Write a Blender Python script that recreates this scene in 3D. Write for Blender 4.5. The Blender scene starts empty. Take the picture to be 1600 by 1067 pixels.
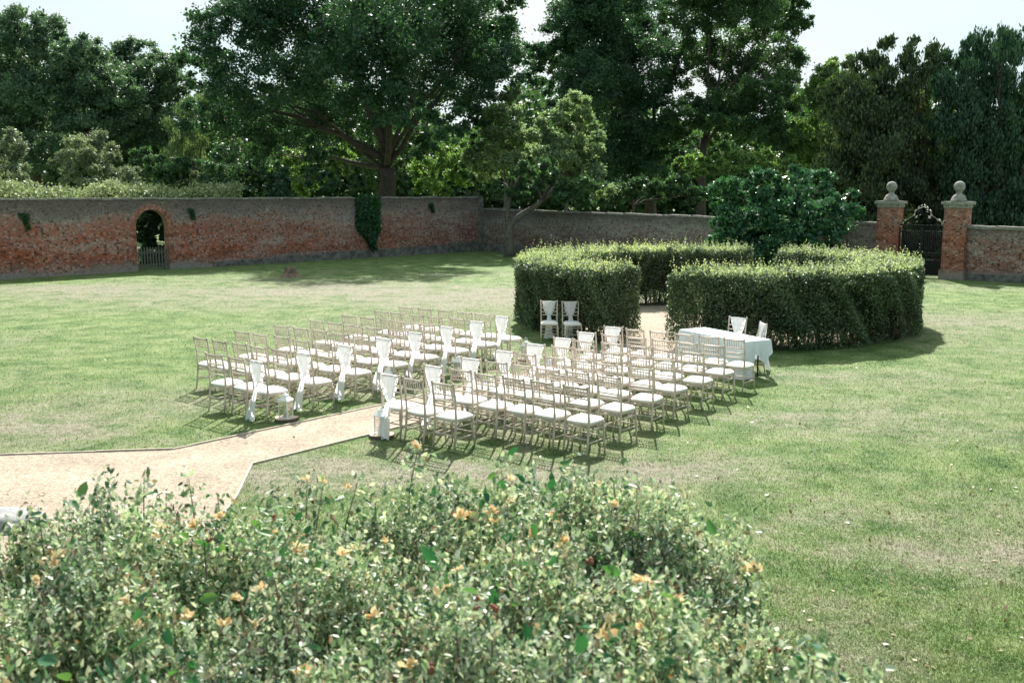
import bpy, math, random
import numpy as np
from mathutils import Vector, Matrix
random.seed(7)
RNG = np.random.default_rng(11)
scene = bpy.context.scene
COL = scene.collection
PI = math.pi
# ------------------------------------------------------------------ camera numbers (35 mm lens, eye at 3.58 m, tilted 8.7 degrees down)
F, H0, TH = 1555.6, 3.58, math.atan(237.5/1555.6)
CT, ST = math.cos(TH), math.sin(TH)
def ground(px, py, z=0.0):
    """where the sight line through a photo point meets the height z"""
    u = (px-800)/F; v = (py-533.5)/F
    fy = CT - v*ST; dz = -ST - v*CT
    t = (z-H0)/dz
    return Vector((u*t, fy*t, z))
def far(px, py, D):
    """point on a sight line at the forward distance D"""
    u = (px-800)/F; v = (py-533.5)/F
    fy = CT - v*ST; dz = -ST - v*CT
    t = D/fy
    return Vector((u*t, D, H0+dz*t))

# ------------------------------------------------------------------ object helpers
def tag(o, label=None, cat=None, group=None, kind=None):
    if label: o['label'] = label
    if cat: o['category'] = cat
    if group: o['group'] = group
    if kind: o['kind'] = kind
    return o
def empty(name, loc=(0, 0, 0), rz=0.0):
    o = bpy.data.objects.new(name, None)
    o.empty_display_size = .1
    COL.objects.link(o); o.location = loc; o.rotation_euler = (0, 0, rz)
    return o
def np_obj(name, V, Fc, mat, parent=None, smooth=False, attrs=None, uv=None):
    """V (n,3), Fc (m,k) with one k for all faces"""
    V = np.asarray(V, dtype=np.float32); Fc = np.asarray(Fc, dtype=np.int32)
    me = bpy.data.meshes.new(name)
    n, k = Fc.shape
    me.vertices.add(len(V)); me.vertices.foreach_set('co', V.ravel())
    me.loops.add(n*k); me.loops.foreach_set('vertex_index', Fc.ravel())
    me.polygons.add(n)
    me.polygons.foreach_set('loop_start', np.arange(0, n*k, k, dtype=np.int32))
    me.polygons.foreach_set('loop_total', np.full(n, k, dtype=np.int32))
    if smooth: me.polygons.foreach_set('use_smooth', np.ones(n, dtype=bool))
    if attrs:
        for an, av in attrs.items():
            a = me.attributes.new(an, 'FLOAT', 'POINT'); a.data.foreach_set('value', np.asarray(av, dtype=np.float32))
    if uv is not None:
        l = me.uv_layers.new(name='UVMap'); l.data.foreach_set('uv', np.asarray(uv, dtype=np.float32)[Fc.ravel()].ravel())
    me.update(calc_edges=True)
    me.materials.append(mat)
    o = bpy.data.objects.new(name, me); COL.objects.link(o)
    if parent: o.parent = parent
    return o
class MB:
    """collects shapes and links them as ONE mesh object"""
    def __init__(s): s.v = []; s.f = []; s.sm = []; s.uv = {}
    def add(s, vs, fs, smooth=False):
        b = len(s.v); s.v += [tuple(v) for v in vs]
        for f in fs: s.f.append(tuple(b+i for i in f)); s.sm.append(smooth)
    def box(s, x0, x1, y0, y1, z0, z1, M=None):
        vs = [Vector((x, y, z)) for z in (z0, z1) for y in (y0, y1) for x in (x0, x1)]
        if M: vs = [M @ v for v in vs]
        s.add(vs, [(0, 2, 3, 1), (4, 5, 7, 6), (0, 1, 5, 4), (2, 6, 7, 3), (0, 4, 6, 2), (1, 3, 7, 5)])
    def tube(s, pts, rad, n=7, cap=True, smooth=True):
        pts = [Vector(p) for p in pts]
        if not hasattr(rad, '__len__'): rad = [rad]*len(pts)
        vs = []; fs = []; ref = None
        for i, p in enumerate(pts):
            d = (pts[min(i+1, len(pts)-1)]-pts[max(i-1, 0)])
            d = d.normalized() if d.length > 1e-9 else Vector((0, 0, 1))
            if ref is None: ref = Vector((1, 0, 0)) if abs(d.x) < .9 else Vector((0, 1, 0))
            a = (ref-d*ref.dot(d)).normalized(); b = d.cross(a); ref = a
            for k in range(n):
                t = 2*PI*k/n; vs.append(p+(a*math.cos(t)+b*math.sin(t))*rad[i])
        for i in range(len(pts)-1):
            for k in range(n):
                k2 = (k+1) % n; fs.append((i*n+k, i*n+k2, (i+1)*n+k2, (i+1)*n+k))
        if cap: fs.append(tuple(reversed(range(n)))); fs.append(tuple((len(pts)-1)*n+k for k in range(n)))
        s.add(vs, fs, smooth)
    def lathe(s, prof, c=(0, 0, 0), n=20, smooth=True, square=False, M=None):
        vs = []; fs = []
        for r, z in prof:
            for k in range(n):
                t = 2*PI*k/n
                v = Vector((c[0]+r*math.cos(t), c[1]+r*math.sin(t), c[2]+z))
                vs.append(M @ v if M else v)
        for i in range(len(prof)-1):
            for k in range(n):
                k2 = (k+1) % n; fs.append((i*n+k, i*n+k2, (i+1)*n+k2, (i+1)*n+k))
        fs.append(tuple(reversed(range(n)))); fs.append(tuple((len(prof)-1)*n+k for k in range(n)))
        s.add(vs, fs, smooth)
    def grid(s, G, smooth=True):
        r = len(G); c = len(G[0])
        s.add([p for row in G for p in row], [(i*c+j, i*c+j+1, (i+1)*c+j+1, (i+1)*c+j) for i in range(r-1) for j in range(c-1)], smooth)
    def build(s, name, mat, parent=None):
        me = bpy.data.meshes.new(name); me.from_pydata(s.v, [], s.f); me.update()
        me.polygons.foreach_set('use_smooth', s.sm)
        me.materials.append(mat)
        o = bpy.data.objects.new(name, me); COL.objects.link(o)
        if parent: o.parent = parent
        return o
def copy_tree(o, parent=None):
    c = o.copy(); COL.objects.link(c)
    if parent: c.parent = parent
    for ch in [x for x in o.children]: copy_tree(ch, c)
    return c

# ------------------------------------------------------------------ materials
def new_mat(name):
    m = bpy.data.materials.new(name); m.use_nodes = True
    nt = m.node_tree; nt.nodes.clear()
    return m, nt
def N(nt, t, **kw):
    n = nt.nodes.new(t)
    for k, v in kw.items():
        if k in n.inputs: n.inputs[k].default_value = v
        else: setattr(n, k, v)
    return n
def L(nt, a, b): nt.links.new(a, b)
def ramp(nt, fac, stops):
    r = nt.nodes.new('ShaderNodeValToRGB'); e = r.color_ramp.elements
    while len(e) < len(stops): e.new(.5)
    for i, (p, c) in enumerate(stops):
        e[i].position = p; e[i].color = (*c, 1) if len(c) == 3 else c
    L(nt, fac, r.inputs[0]); return r.outputs[0]
def mix(nt, f, a, b, mode='MIX'):
    m = nt.nodes.new('ShaderNodeMix'); m.data_type = 'RGBA'; m.blend_type = mode
    for s, v in ((m.inputs[0], f), (m.inputs[6], a), (m.inputs[7], b)):
        if isinstance(v, (int, float)): s.default_value = v
        elif isinstance(v, tuple): s.default_value = (*v, 1)
        else: L(nt, v, s)
    return m.outputs[2]
def math_(nt, op, a, b=0.0, c=0.0, clamp=False):
    m = nt.nodes.new('ShaderNodeMath'); m.operation = op; m.use_clamp = clamp
    for s, v in zip(m.inputs, (a, b, c)):
        if isinstance(v, (int, float)): s.default_value = v
        else: L(nt, v, s)
    return m.outputs[0]
def noise(nt, vec, scale, detail=4, rough=.55):
    n = N(nt, 'ShaderNodeTexNoise'); n.inputs['Scale'].default_value = scale
    n.inputs['Detail'].default_value = detail; n.inputs['Roughness'].default_value = rough
    L(nt, vec, n.inputs['Vector']); return n.outputs['Fac']
def pos(nt): return N(nt, 'ShaderNodeNewGeometry').outputs['Position']
def finish(nt, col, rough=.7, bump=None, bump_s=.3, spec=.3, bump_d=.02):
    p = N(nt, 'ShaderNodeBsdfPrincipled'); o = N(nt, 'ShaderNodeOutputMaterial')
    if isinstance(col, tuple): p.inputs['Base Color'].default_value = (*col, 1)
    else: L(nt, col, p.inputs['Base Color'])
    if isinstance(rough, (int, float)): p.inputs['Roughness'].default_value = rough
    else: L(nt, rough, p.inputs['Roughness'])
    p.inputs['Specular IOR Level'].default_value = spec
    if bump is not None:
        b = N(nt, 'ShaderNodeBump'); b.inputs['Strength'].default_value = bump_s; b.inputs['Distance'].default_value = bump_d
        L(nt, bump, b.inputs['Height']); L(nt, b.outputs[0], p.inputs['Normal'])
    L(nt, p.outputs[0], o.inputs[0]); return p
def leaf_mat(name, cols, transl=.35, rough=.5, spec=.35, nscale=.35, tcol=None):
    """cols: colours picked leaf by leaf; translucent so that light passes through"""
    m, nt = new_mat(name)
    g = N(nt, 'ShaderNodeNewGeometry')
    rnd = g.outputs['Random Per Island']
    n = len(cols)
    c = ramp(nt, rnd, [(i/(n-1), cols[i]) for i in range(n)])
    nz = noise(nt, g.outputs['Position'], nscale, 2)
    c = mix(nt, 1.0, c, ramp(nt, nz, [(.3, (.72, .75, .78)), (.7, (1.18, 1.15, 1.0))]), 'MULTIPLY')
    p = N(nt, 'ShaderNodeBsdfPrincipled'); L(nt, c, p.inputs['Base Color'])
    p.inputs['Roughness'].default_value = rough; p.inputs['Specular IOR Level'].default_value = spec
    t = N(nt, 'ShaderNodeBsdfTranslucent')
    tc = mix(nt, 1.0, c, tcol or (1.25, 1.35, .7), 'MULTIPLY'); L(nt, tc, t.inputs['Color'])
    ms = N(nt, 'ShaderNodeMixShader'); ms.inputs[0].default_value = transl
    L(nt, p.outputs[0], ms.inputs[1]); L(nt, t.outputs[0], ms.inputs[2])
    o = N(nt, 'ShaderNodeOutputMaterial'); L(nt, ms.outputs[0], o.inputs[0])
    return m
def plain(name, col, rough=.6, var=.12, scale=8, spec=.3, bump=0.0):
    m, nt = new_mat(name); P = pos(nt)
    nz = noise(nt, P, scale, 5)
    a = tuple(c*(1-var) for c in col); b = tuple(min(1, c*(1+var)) for c in col)
    c = ramp(nt, nz, [(.3, a), (.7, b)])
    finish(nt, c, rough, nz if bump else None, bump, spec); return m

M = {}
# --- lawn (shared by ground sheet and blades); the dry share comes from an attribute laid out in metres
def lawn_color(nt, blades=False):
    P = pos(nt)
    at = N(nt, 'ShaderNodeAttribute', attribute_name='dry').outputs['Fac']
    n1 = noise(nt, P, .22, 5, .6); n2 = noise(nt, P, 1.3, 5, .65); n3 = noise(nt, P, 7, 4, .7); n4 = noise(nt, P, 45, 3, .7)
    s = math_(nt, 'ADD', math_(nt, 'MULTIPLY', n1, .9), math_(nt, 'MULTIPLY', n2, .75))
    s = math_(nt, 'ADD', s, math_(nt, 'MULTIPLY', n3, .45))
    s = math_(nt, 'ADD', s, math_(nt, 'MULTIPLY', n4, .25)); n5 = noise(nt, P, 3.2, 5, .75); s = math_(nt, 'ADD', s, math_(nt, 'MULTIPLY', math_(nt, 'SUBTRACT', n5, .5), .9))
    at = math_(nt, 'MULTIPLY', at, math_(nt, 'MULTIPLY_ADD', n2, 2.6, -.35))
    s = math_(nt, 'ADD', math_(nt, 'SUBTRACT', s, 1.02), at)
    green = ramp(nt, n2, [(.3, GA), (.5, GB), (.7, GC)])
    dryc = ramp(nt, n3, [(.3, DA), (.7, DB)])
    f = ramp(nt, s, [(.05, (0, 0, 0)), (.6, (1, 1, 1))])
    c = mix(nt, f, green, dryc)
    if blades:
        r = N(nt, 'ShaderNodeNewGeometry').outputs['Random Per Island']
        c = mix(nt, 1.0, c, ramp(nt, r, [(0, (.55, .62, .55)), (1, (1.55, 1.5, 1.4))]), 'MULTIPLY')
    else:
        c = mix(nt, 1.0, c, ramp(nt, n4, [(.3, (.55, .6, .55)), (.7, (1.3, 1.28, 1.25))]), 'MULTIPLY')
    return c, n4, n3
GA, GB, GC = (.06, .12, .036), (.14, .205, .07), (.24, .285, .13)
DA, DB = (.155, .145, .105), (.33, .305, .235)
m, nt = new_mat('lawn'); c, n4, n3 = lawn_color(nt); finish(nt, c, .85, math_(nt, 'ADD', n4, math_(nt, 'MULTIPLY', n3, 1.5)), .8, .15, .03); M['lawn'] = m
m, nt = new_mat('grass_blade'); c, n4, n3 = lawn_color(nt, True)
p = N(nt, 'ShaderNodeBsdfPrincipled'); L(nt, c, p.inputs['Base Color']); p.inputs['Roughness'].default_value = .6; p.inputs['Specular IOR Level'].default_value = .2
t = N(nt, 'ShaderNodeBsdfTranslucent'); L(nt, c, t.inputs[0]); ms = N(nt, 'ShaderNodeMixShader'); ms.inputs[0].default_value = .4
L(nt, p.outputs[0], ms.inputs[1]); L(nt, t.outputs[0], ms.inputs[2]); o = N(nt, 'ShaderNodeOutputMaterial'); L(nt, ms.outputs[0], o.inputs[0]); M['blade'] = m
# --- gravel path
m, nt = new_mat('gravel'); P = pos(nt)
a = noise(nt, P, 38, 4, .85); b = noise(nt, P, 1.2, 5, .6); d = noise(nt, P, 14, 4, .75)
c = ramp(nt, a, [(.33, (.16, .13, .1)), (.45, (.36, .305, .245)), (.55, (.42, .365, .3)), (.68, (.64, .58, .5))])
c = mix(nt, 1.0, c, ramp(nt, b, [(.3, (.74, .72, .69)), (.7, (1.1, 1.06, 1.02))]), 'MULTIPLY')
c = mix(nt, 1.0, c, ramp(nt, d, [(.32, (.68, .66, .64)), (.55, (1.08, 1.07, 1.06))]), 'MULTIPLY')
finish(nt, c, .9, a, .7, .1, .02); M['gravel'] = m
# --- old brick, laid out by UV in metres: u along the wall, v up
def brick_mat(name, reds, top_dark=.75, zt=3.2, lichen=.45, white=.5, redband=.85):
    m, nt = new_mat(name)
    uv = N(nt, 'ShaderNodeUVMap').outputs[0]; P = pos(nt)
    br = N(nt, 'ShaderNodeTexBrick'); L(nt, uv, br.inputs['Vector'])
    br.inputs['Scale'].default_value = 1; br.inputs['Brick Width'].default_value = .215; br.inputs['Row Height'].default_value = .072
    br.inputs['Mortar Size'].default_value = .012; br.inputs['Mortar Smooth'].default_value = .3; br.offset = .5
    br.inputs['Color1'].default_value = (*reds[0], 1); br.inputs['Color2'].default_value = (*reds[1], 1); br.inputs['Mortar'].default_value = (.30, .24, .20, 1)
    sx = N(nt, 'ShaderNodeSeparateXYZ'); L(nt, P, sx.inputs[0]); z = sx.outputs[2]
    # long blotches: stretched noise
    mp = N(nt, 'ShaderNodeMapping'); L(nt, uv, mp.inputs[0]); mp.inputs['Scale'].default_value = (.35, 1.1, 1)
    nb = noise(nt, mp.outputs[0], 1.2, 6, .65); nf = noise(nt, P, 5, 5, .8); nff = noise(nt, P, 13, 4, .8)
    c = br.outputs['Color']
    # brick to brick changes of tone
    vb = N(nt, 'ShaderNodeTexWhiteNoise'); sn = N(nt, 'ShaderNodeVectorMath', operation='SNAP'); L(nt, uv, sn.inputs[0]); sn.inputs[1].default_value = (.1075, .072, 1); L(nt, sn.outputs[0], vb.inputs[0])
    c = mix(nt, 1.0, c, ramp(nt, vb.outputs[0], [(0, (.6, .6, .62)), (.5, (1, 1, 1)), (1, (1.4, 1.32, 1.28))]), 'MULTIPLY')
    # orange red band in the middle
    zb = math_(nt, 'DIVIDE', z, zt)
    fr = ramp(nt, math_(nt, 'ADD', zb, math_(nt, 'MULTIPLY', math_(nt, 'SUBTRACT', nb, .5), .9)), [(.0, (.2, .2, .2)), (.2, (redband,)*3), (.62, (redband,)*3), (.8, (0, 0, 0))])
    sxx = math_(nt, 'MULTIPLY_ADD', sx.outputs[0], -.06, .15, True) if name == 'old_brick' else 1.0
    fr = math_(nt, 'MULTIPLY', fr, sxx)
    c = mix(nt, fr, c, mix(nt, 1.0, mix(nt, nf, (.47, .125, .05), (.32, .09, .05)), ramp(nt, vb.outputs[0], [(0, (.55, .5, .5)), (1, (1.25, 1.2, 1.2))]), 'MULTIPLY'))
    # grey lichen and pale lime bloom
    fl = ramp(nt, math_(nt, 'ADD', math_(nt, 'MULTIPLY', nf, .7), math_(nt, 'MULTIPLY', zb, .35)), [(.46, (0, 0, 0)), (.62, (lichen,)*3)])
    c = mix(nt, fl, c, mix(nt, nff, (.10, .085, .085), (.48, .45, .44)))
    fw = ramp(nt, math_(nt, 'ADD', math_(nt, 'MULTIPLY', nff, .6), math_(nt, 'MULTIPLY', nb, .5)), [(.55, (0, 0, 0)), (.64, (white,)*3)])
    c = mix(nt, fw, c, (.5, .47, .45))
    fb2 = ramp(nt, math_(nt, 'ADD', vb.outputs[0], math_(nt, 'MULTIPLY', math_(nt, 'SUBTRACT', nf, .5), .9)), [(.9, (0, 0, 0)), (1.0, (.6,)*3)])
    c = mix(nt, fb2, c, (.42, .38, .36))
    fb3 = ramp(nt, math_(nt, 'ADD', vb.outputs[0], math_(nt, 'MULTIPLY', math_(nt, 'SUBTRACT', nff, .5), .7)), [(.06, (.6,)*3), (.14, (0, 0, 0))])
    c = mix(nt, fb3, c, (.045, .035, .035))
    # black weathering near the coping, with ragged lower edge
    fd = ramp(nt, math_(nt, 'ADD', zb, math_(nt, 'MULTIPLY', math_(nt, 'SUBTRACT', nb, .5), .8)), [(.72, (0, 0, 0)), (.92, (top_dark,)*3)])
    c = mix(nt, fd, c, mix(nt, nff, (.028, .02, .018), (.2, .16, .145)))
    # salts and splash at the foot
    ff = ramp(nt, math_(nt, 'ADD', z, math_(nt, 'MULTIPLY', math_(nt, 'SUBTRACT', nb, .5), 1.6)), [(.1, (.75,)*3), (.42, (0, 0, 0))])
    c = mix(nt, ff, c, mix(nt, nff, (.1, .09, .085), (.5, .47, .44)))
    finish(nt, c, .9, br.outputs['Fac'], -.5, .15, .02)
    return m
M['wall'] = brick_mat('old_brick', ((.20, .075, .055), (.12, .058, .048)))
M['wallb'] = brick_mat('old_brick_grey', ((.15, .085, .075), (.1, .07, .068)), zt=2.4, lichen=.55, redband=.12, top_dark=.8)
M['wallr'] = brick_mat('old_brick_rose', ((.22, .085, .065), (.15, .07, .06)), zt=2.15, lichen=.3, redband=.3, top_dark=.5, white=.7)
M['pier'] = brick_mat('pier_brick', ((.30, .075, .042), (.2, .06, .042)), zt=4.6, lichen=.35, redband=.5, top_dark=.2, white=.3)
M['coping'] = plain('coping', (.26, .245, .225), .9, .4, 6)
M['stone'] = plain('stone', (.30, .29, .26), .9, .4, 9, bump=.4)
M['iron'] = plain('iron', (.012, .013, .013), .5, .2, 10)
M['gilt'] = plain('gilt', (.6, .58, .45), .4, .2, 20)
M['greywood'] = plain('weathered_wood', (.13, .13, .105), .85, .3, 15)
M['limewash'] = plain('limewash_wood', (.55, .47, .395), .5, .3, 5, spec=.3)
M['pad'] = plain('seat_fabric', (.84, .81, .78), .85, .03, 30)
m, nt = new_mat('sash_fabric'); P = pos(nt); nz = noise(nt, P, 25, 3)
p = N(nt, 'ShaderNodeBsdfPrincipled'); p.inputs['Base Color'].default_value = (.86, .88, .89, 1); p.inputs['Roughness'].default_value = .7
t = N(nt, 'ShaderNodeBsdfTranslucent'); t.inputs[0].default_value = (.9, .92, .94, 1)
ms = N(nt, 'ShaderNodeMixShader'); ms.inputs[0].default_value = .5; L(nt, p.outputs[0], ms.inputs[1]); L(nt, t.outputs[0], ms.inputs[2])
o = N(nt, 'ShaderNodeOutputMaterial'); L(nt, ms.outputs[0], o.inputs[0]); M['sash'] = m
m, nt = new_mat('table_cloth'); P = pos(nt); nz = noise(nt, P, 9, 4)
p = N(nt, 'ShaderNodeBsdfPrincipled'); p.inputs['Base Color'].default_value = (.78, .84, .90, 1); p.inputs['Roughness'].default_value = .8
b = N(nt, 'ShaderNodeBump'); b.inputs['Strength'].default_value = .35; b.inputs['Distance'].default_value = .03; L(nt, nz, b.inputs['Height']); L(nt, b.outputs[0], p.inputs['Normal'])
t = N(nt, 'ShaderNodeBsdfTranslucent'); t.inputs[0].default_value = (.78, .85, .92, 1)
ms = N(nt, 'ShaderNodeMixShader'); ms.inputs[0].default_value = .22; L(nt, p.outputs[0], ms.inputs[1]); L(nt, t.outputs[0], ms.inputs[2])
o = N(nt, 'ShaderNodeOutputMaterial'); L(nt, ms.outputs[0], o.inputs[0]); M['cloth'] = m
M['white_metal'] = plain('white_painted_metal', (.78, .79, .78), .4, .05, 20)
M['wax'] = plain('candle_wax', (.85, .82, .76), .5, .03, 20)
M['bark'] = plain('bark', (.075, .062, .05), .9, .4, 5, bump=.6)
M['bark_pale'] = plain('bark_pale', (.15, .13, .11), .9, .35, 6, bump=.5)
M['twig'] = plain('twig', (.12, .085, .06), .9, .3, 12)
M['slice_bark'] = plain('log_bark', (.12, .10, .08), .9, .3, 20)
M['slice_top'] = plain('log_face', (.60, .46, .33), .8, .15, 20)
m, nt = new_mat('lantern_glass'); gl = N(nt, 'ShaderNodeBsdfGlass'); gl.inputs['IOR'].default_value = 1.02; gl.inputs['Roughness'].default_value = 0
gs = N(nt, 'ShaderNodeBsdfTransparent'); ms = N(nt, 'ShaderNodeMixShader'); ms.inputs[0].default_value = .25; L(nt, gs.outputs[0], ms.inputs[1])
gg = N(nt, 'ShaderNodeBsdfGlossy'); gg.inputs['Roughness'].default_value = .05; L(nt, gg.outputs[0], ms.inputs[2]); o = N(nt, 'ShaderNodeOutputMaterial'); L(nt, ms.outputs[0], o.inputs[0]); M['glass'] = m
M['stump'] = plain('rotten_wood', (.2, .145, .105), .95, .45, 8, bump=.8)
# foliage
M['oak'] = leaf_mat('oak_leaf', [(.022, .07, .042), (.042, .11, .06), (.08, .16, .075)], .34, spec=.55)
M['wood_l'] = leaf_mat('left_wood_leaf', [(.05, .11, .075), (.085, .16, .1), (.15, .22, .15)], .32, spec=.5)  # leaf colours raised towards teal grey to stand in for distance haze
M['grey_l'] = leaf_mat('grey_willow_leaf', [(.12, .16, .11), (.2, .25, .18), (.28, .32, .25)], .3)
M['willow'] = leaf_mat('willow_leaf', [(.08, .13, .07), (.13, .19, .1), (.19, .25, .14)], .35)
M['lime'] = leaf_mat('bright_leaf', [(.08, .15, .05), (.13, .22, .075), (.2, .3, .12)], .5)
M['pale'] = leaf_mat('pale_leaf', [(.1, .19, .09), (.22, .3, .16), (.4, .46, .32)], .48, tcol=(1.1, 1.2, .8))
M['bank'] = leaf_mat('bank_leaf', [(.14, .2, .09), (.26, .32, .17), (.42, .46, .32)], .35, tcol=(1.05, 1.1, .8))
M['ash'] = leaf_mat('ash_leaf', [(.035, .085, .045), (.06, .13, .06), (.1, .18, .08)], .38, spec=.55)
M['yew'] = leaf_mat('yew_leaf', [(.018, .04, .022), (.045, .08, .036), (.11, .15, .065)], .16, spec=.45)
M['cypress'] = leaf_mat('cypress_leaf', [(.018, .055, .036), (.035, .09, .052), (.075, .15, .08)], .14, spec=.45)
M['laurel'] = leaf_mat('laurel_leaf', [(.025, .095, .05), (.045, .15, .075), (.12, .26, .12)], .22, rough=.32, spec=.6)
M['hedge'] = leaf_mat('privet_leaf', [(.09, .07, .04), (.03, .075, .032), (.05, .105, .04), (.09, .155, .065), (.15, .205, .1), (.29, .33, .23)], .26, spec=.55, tcol=(1.1, 1.25, .8), nscale=1.4)
M['shoot'] = leaf_mat('privet_shoot_leaf', [(.22, .3, .14), (.4, .46, .3), (.62, .64, .52)], .4)
M['ivy'] = leaf_mat('ivy_leaf', [(.02, .07, .035), (.035, .1, .045), (.05, .13, .05)], .2)
M['farwood'] = leaf_mat('far_wood_leaf', [(.03, .075, .04), (.06, .12, .055), (.11, .18, .08)], .35)
M['shrub'] = leaf_mat('shrub_leaf', [(.03, .09, .05), (.12, .21, .12), (.3, .41, .26), (.5, .57, .43), (.7, .72, .62), (.25, .15, .09)], .3, rough=.45, spec=.4, nscale=2.5, tcol=(1.1, 1.2, .85))
M['bigleaf'] = leaf_mat('climber_leaf', [(.015, .085, .045), (.04, .15, .07), (.12, .23, .08)], .3, rough=.5, spec=.3)
M['petal'] = leaf_mat('petal', [(.6, .38, .2), (.74, .56, .34), (.8, .74, .56)], .3, tcol=(1, 1, 1))
M['hip'] = plain('rose_hip', (.24, .075, .045), .4, .3, 40)
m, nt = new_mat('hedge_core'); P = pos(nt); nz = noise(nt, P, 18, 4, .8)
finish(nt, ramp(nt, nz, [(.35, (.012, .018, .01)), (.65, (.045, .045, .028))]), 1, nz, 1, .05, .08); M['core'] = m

# ------------------------------------------------------------------ world and sun
SUN_AZ, SUN_EL = math.radians(3.7), math.radians(43)
sv_ = (math.sin(SUN_AZ)*math.cos(SUN_EL), math.cos(SUN_AZ)*math.cos(SUN_EL), math.sin(SUN_EL))
w = bpy.data.worlds.new('World'); scene.world = w; w.use_nodes = True; nt = w.node_tree; nt.nodes.clear()
sky = N(nt, 'ShaderNodeTexSky', sky_type='NISHITA'); sky.sun_disc = False; sky.sun_elevation = SUN_EL; sky.sun_rotation = SUN_AZ; sky.air_density = 1.0; sky.dust_density = 2.0
tc = N(nt, 'ShaderNodeTexCoord'); mp = N(nt, 'ShaderNodeMapping'); L(nt, tc.outputs['Generated'], mp.inputs[0]); mp.inputs['Scale'].default_value = (1, 1, 2.6); mp.inputs['Location'].default_value = (.35, .1, 0)
nz = noise(nt, mp.outputs[0], 2.2, 7, .6)
f = ramp(nt, nz, [(.4, (.0, .0, .0)), (.56, (1, 1, 1))])
# thin cloud is brightest round the sun and duller on the far side of the sky
dt = N(nt, 'ShaderNodeVectorMath', operation='DOT_PRODUCT'); L(nt, tc.outputs['Generated'], dt.inputs[0]); dt.inputs[1].default_value = sv_
cl = ramp(nt, math_(nt, 'ADD', math_(nt, 'MULTIPLY', dt.outputs['Value'], .5), .5), [(.25, (2.1, 2.9, 3.0)), (.6, (3.1, 3.8, 3.9)), (.84, (4.5, 4.85, 4.95)), (.94, (5.3, 5.45, 5.4)), (1, (13, 13, 12.5))])
c = mix(nt, f, mix(nt, .85, sky.outputs[0], mix(nt, 1.0, cl, (.78, .93, .97), 'MULTIPLY')), cl)
bg = N(nt, 'ShaderNodeBackground'); L(nt, c, bg.inputs[0]); bg.inputs[1].default_value = .085
o = N(nt, 'ShaderNodeOutputWorld'); L(nt, bg.outputs[0], o.inputs[0])
sd = bpy.data.lights.new('sun', 'SUN'); sd.energy = 5.0; sd.angle = math.radians(.55); sd.color = (1, .96, .90)
so = bpy.data.objects.new('sun', sd); COL.objects.link(so)
sv = Vector((math.sin(SUN_AZ)*math.cos(SUN_EL), math.cos(SUN_AZ)*math.cos(SUN_EL), math.sin(SUN_EL)))
so.rotation_euler = sv.to_track_quat('Z', 'Y').to_euler(); so.location = sv*60

# ------------------------------------------------------------------ camera
cd = bpy.data.cameras.new('camera'); cam = bpy.data.objects.new('camera', cd); COL.objects.link(cam); scene.camera = cam
cd.lens = 35.0; cd.sensor_width = 36; cd.clip_end = 2000; cd.clip_start = .1
cam.location = (0, 0, H0); cam.rotation_euler = (PI/2-TH, 0, 0)
cd.dof.use_dof = True; cd.dof.focus_distance = 17; cd.dof.aperture_fstop = 4.2
scene.view_settings.view_transform = 'Standard'; scene.view_settings.look = 'None'; scene.view_settings.exposure = 1.18; scene.view_settings.gamma = 1
scene.cycles.max_bounces = 6; scene.cycles.transparent_max_bounces = 6; scene.cycles.use_adaptive_sampling = True; scene.cycles.adaptive_threshold = .02

# ------------------------------------------------------------------ ground, path
def in_poly(X, Y, poly):
    ins = np.zeros(X.shape, bool); n = len(poly)
    for i in range(n):
        x0, y0 = poly[i]; x1, y1 = poly[(i+1) % n]
        cnd = ((y0 > Y) != (y1 > Y)) & (X < (x1-x0)*(Y-y0)/(y1-y0+1e-12)+x0)
        ins ^= cnd
    return ins
g = lambda px, py: (ground(px, py).x, ground(px, py).y)
HC = Vector((5.46, 27.2)); RO, RI = 5.35, 3.75
path_poly = [(-14, 13.9), g(0, 712), g(150, 707), g(270, 703), g(300, 697), g(598, 633), (0.2, 19.3), (3.0, 23.45), (4.0, 24.6), (4.9, 24.1), (3.95, 22.3), (.55, 17.55), g(571, 681.6), g(394, 726), g(371, 775), (-3.15, 9.8), (-3.6, 8.2), (-5.5, 6.8), (-14, 6.8)]
dry_spots = []   # centre x, y, half sizes, amount
for px, py, rx, ry, am in [(560, 457, 330, 16, .42), (90, 452, 130, 9, .4), (900, 470, 200, 14, .3), (60, 668, 130, 22, .4), (420, 742, 120, 30, .28), (680, 735, 230, 22, .42),
                           (1290, 805, 90, 20, .26), (1400, 870, 110, 18, .28), (1500, 885, 60, 12, .25), (1020, 740, 170, 22, .35), (1330, 1010, 80, 70, .3), (1250, 655, 150, 14, .25), (1520, 505, 130, 12, .3),
                           (300, 640, 60, 30, .25), (520, 590, 120, 20, .2), (1560, 870, 60, 30, .35), (1250, 590, 150, 8, .2), (760, 640, 160, 45, .3), (1160, 720, 80, 10, .2), (1480, 950, 60, 25, .3),
                           (200, 500, 160, 14, -.25), (620, 405, 260, 12, -.5), (300, 560, 200, 25, -.22), (1500, 720, 160, 30, -.2), (1120, 600, 90, 14, -.35), (900, 720, 110, 10, -.3), (1300, 560, 200, 12, -.3), (300, 660, 90, 14, -.3), (1500, 960, 120, 50, -.15), (1530, 465, 120, 8, -.5), (0, 440, 120, 6, -.5)]:
    c = ground(px, py); a = ground(px+rx, py); b0 = ground(px, py-ry); b1 = ground(px, py+ry)
    dry_spots.append((c.x, c.y, abs(a.x-c.x), abs(b0.y-b1.y)/2, am))
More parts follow.
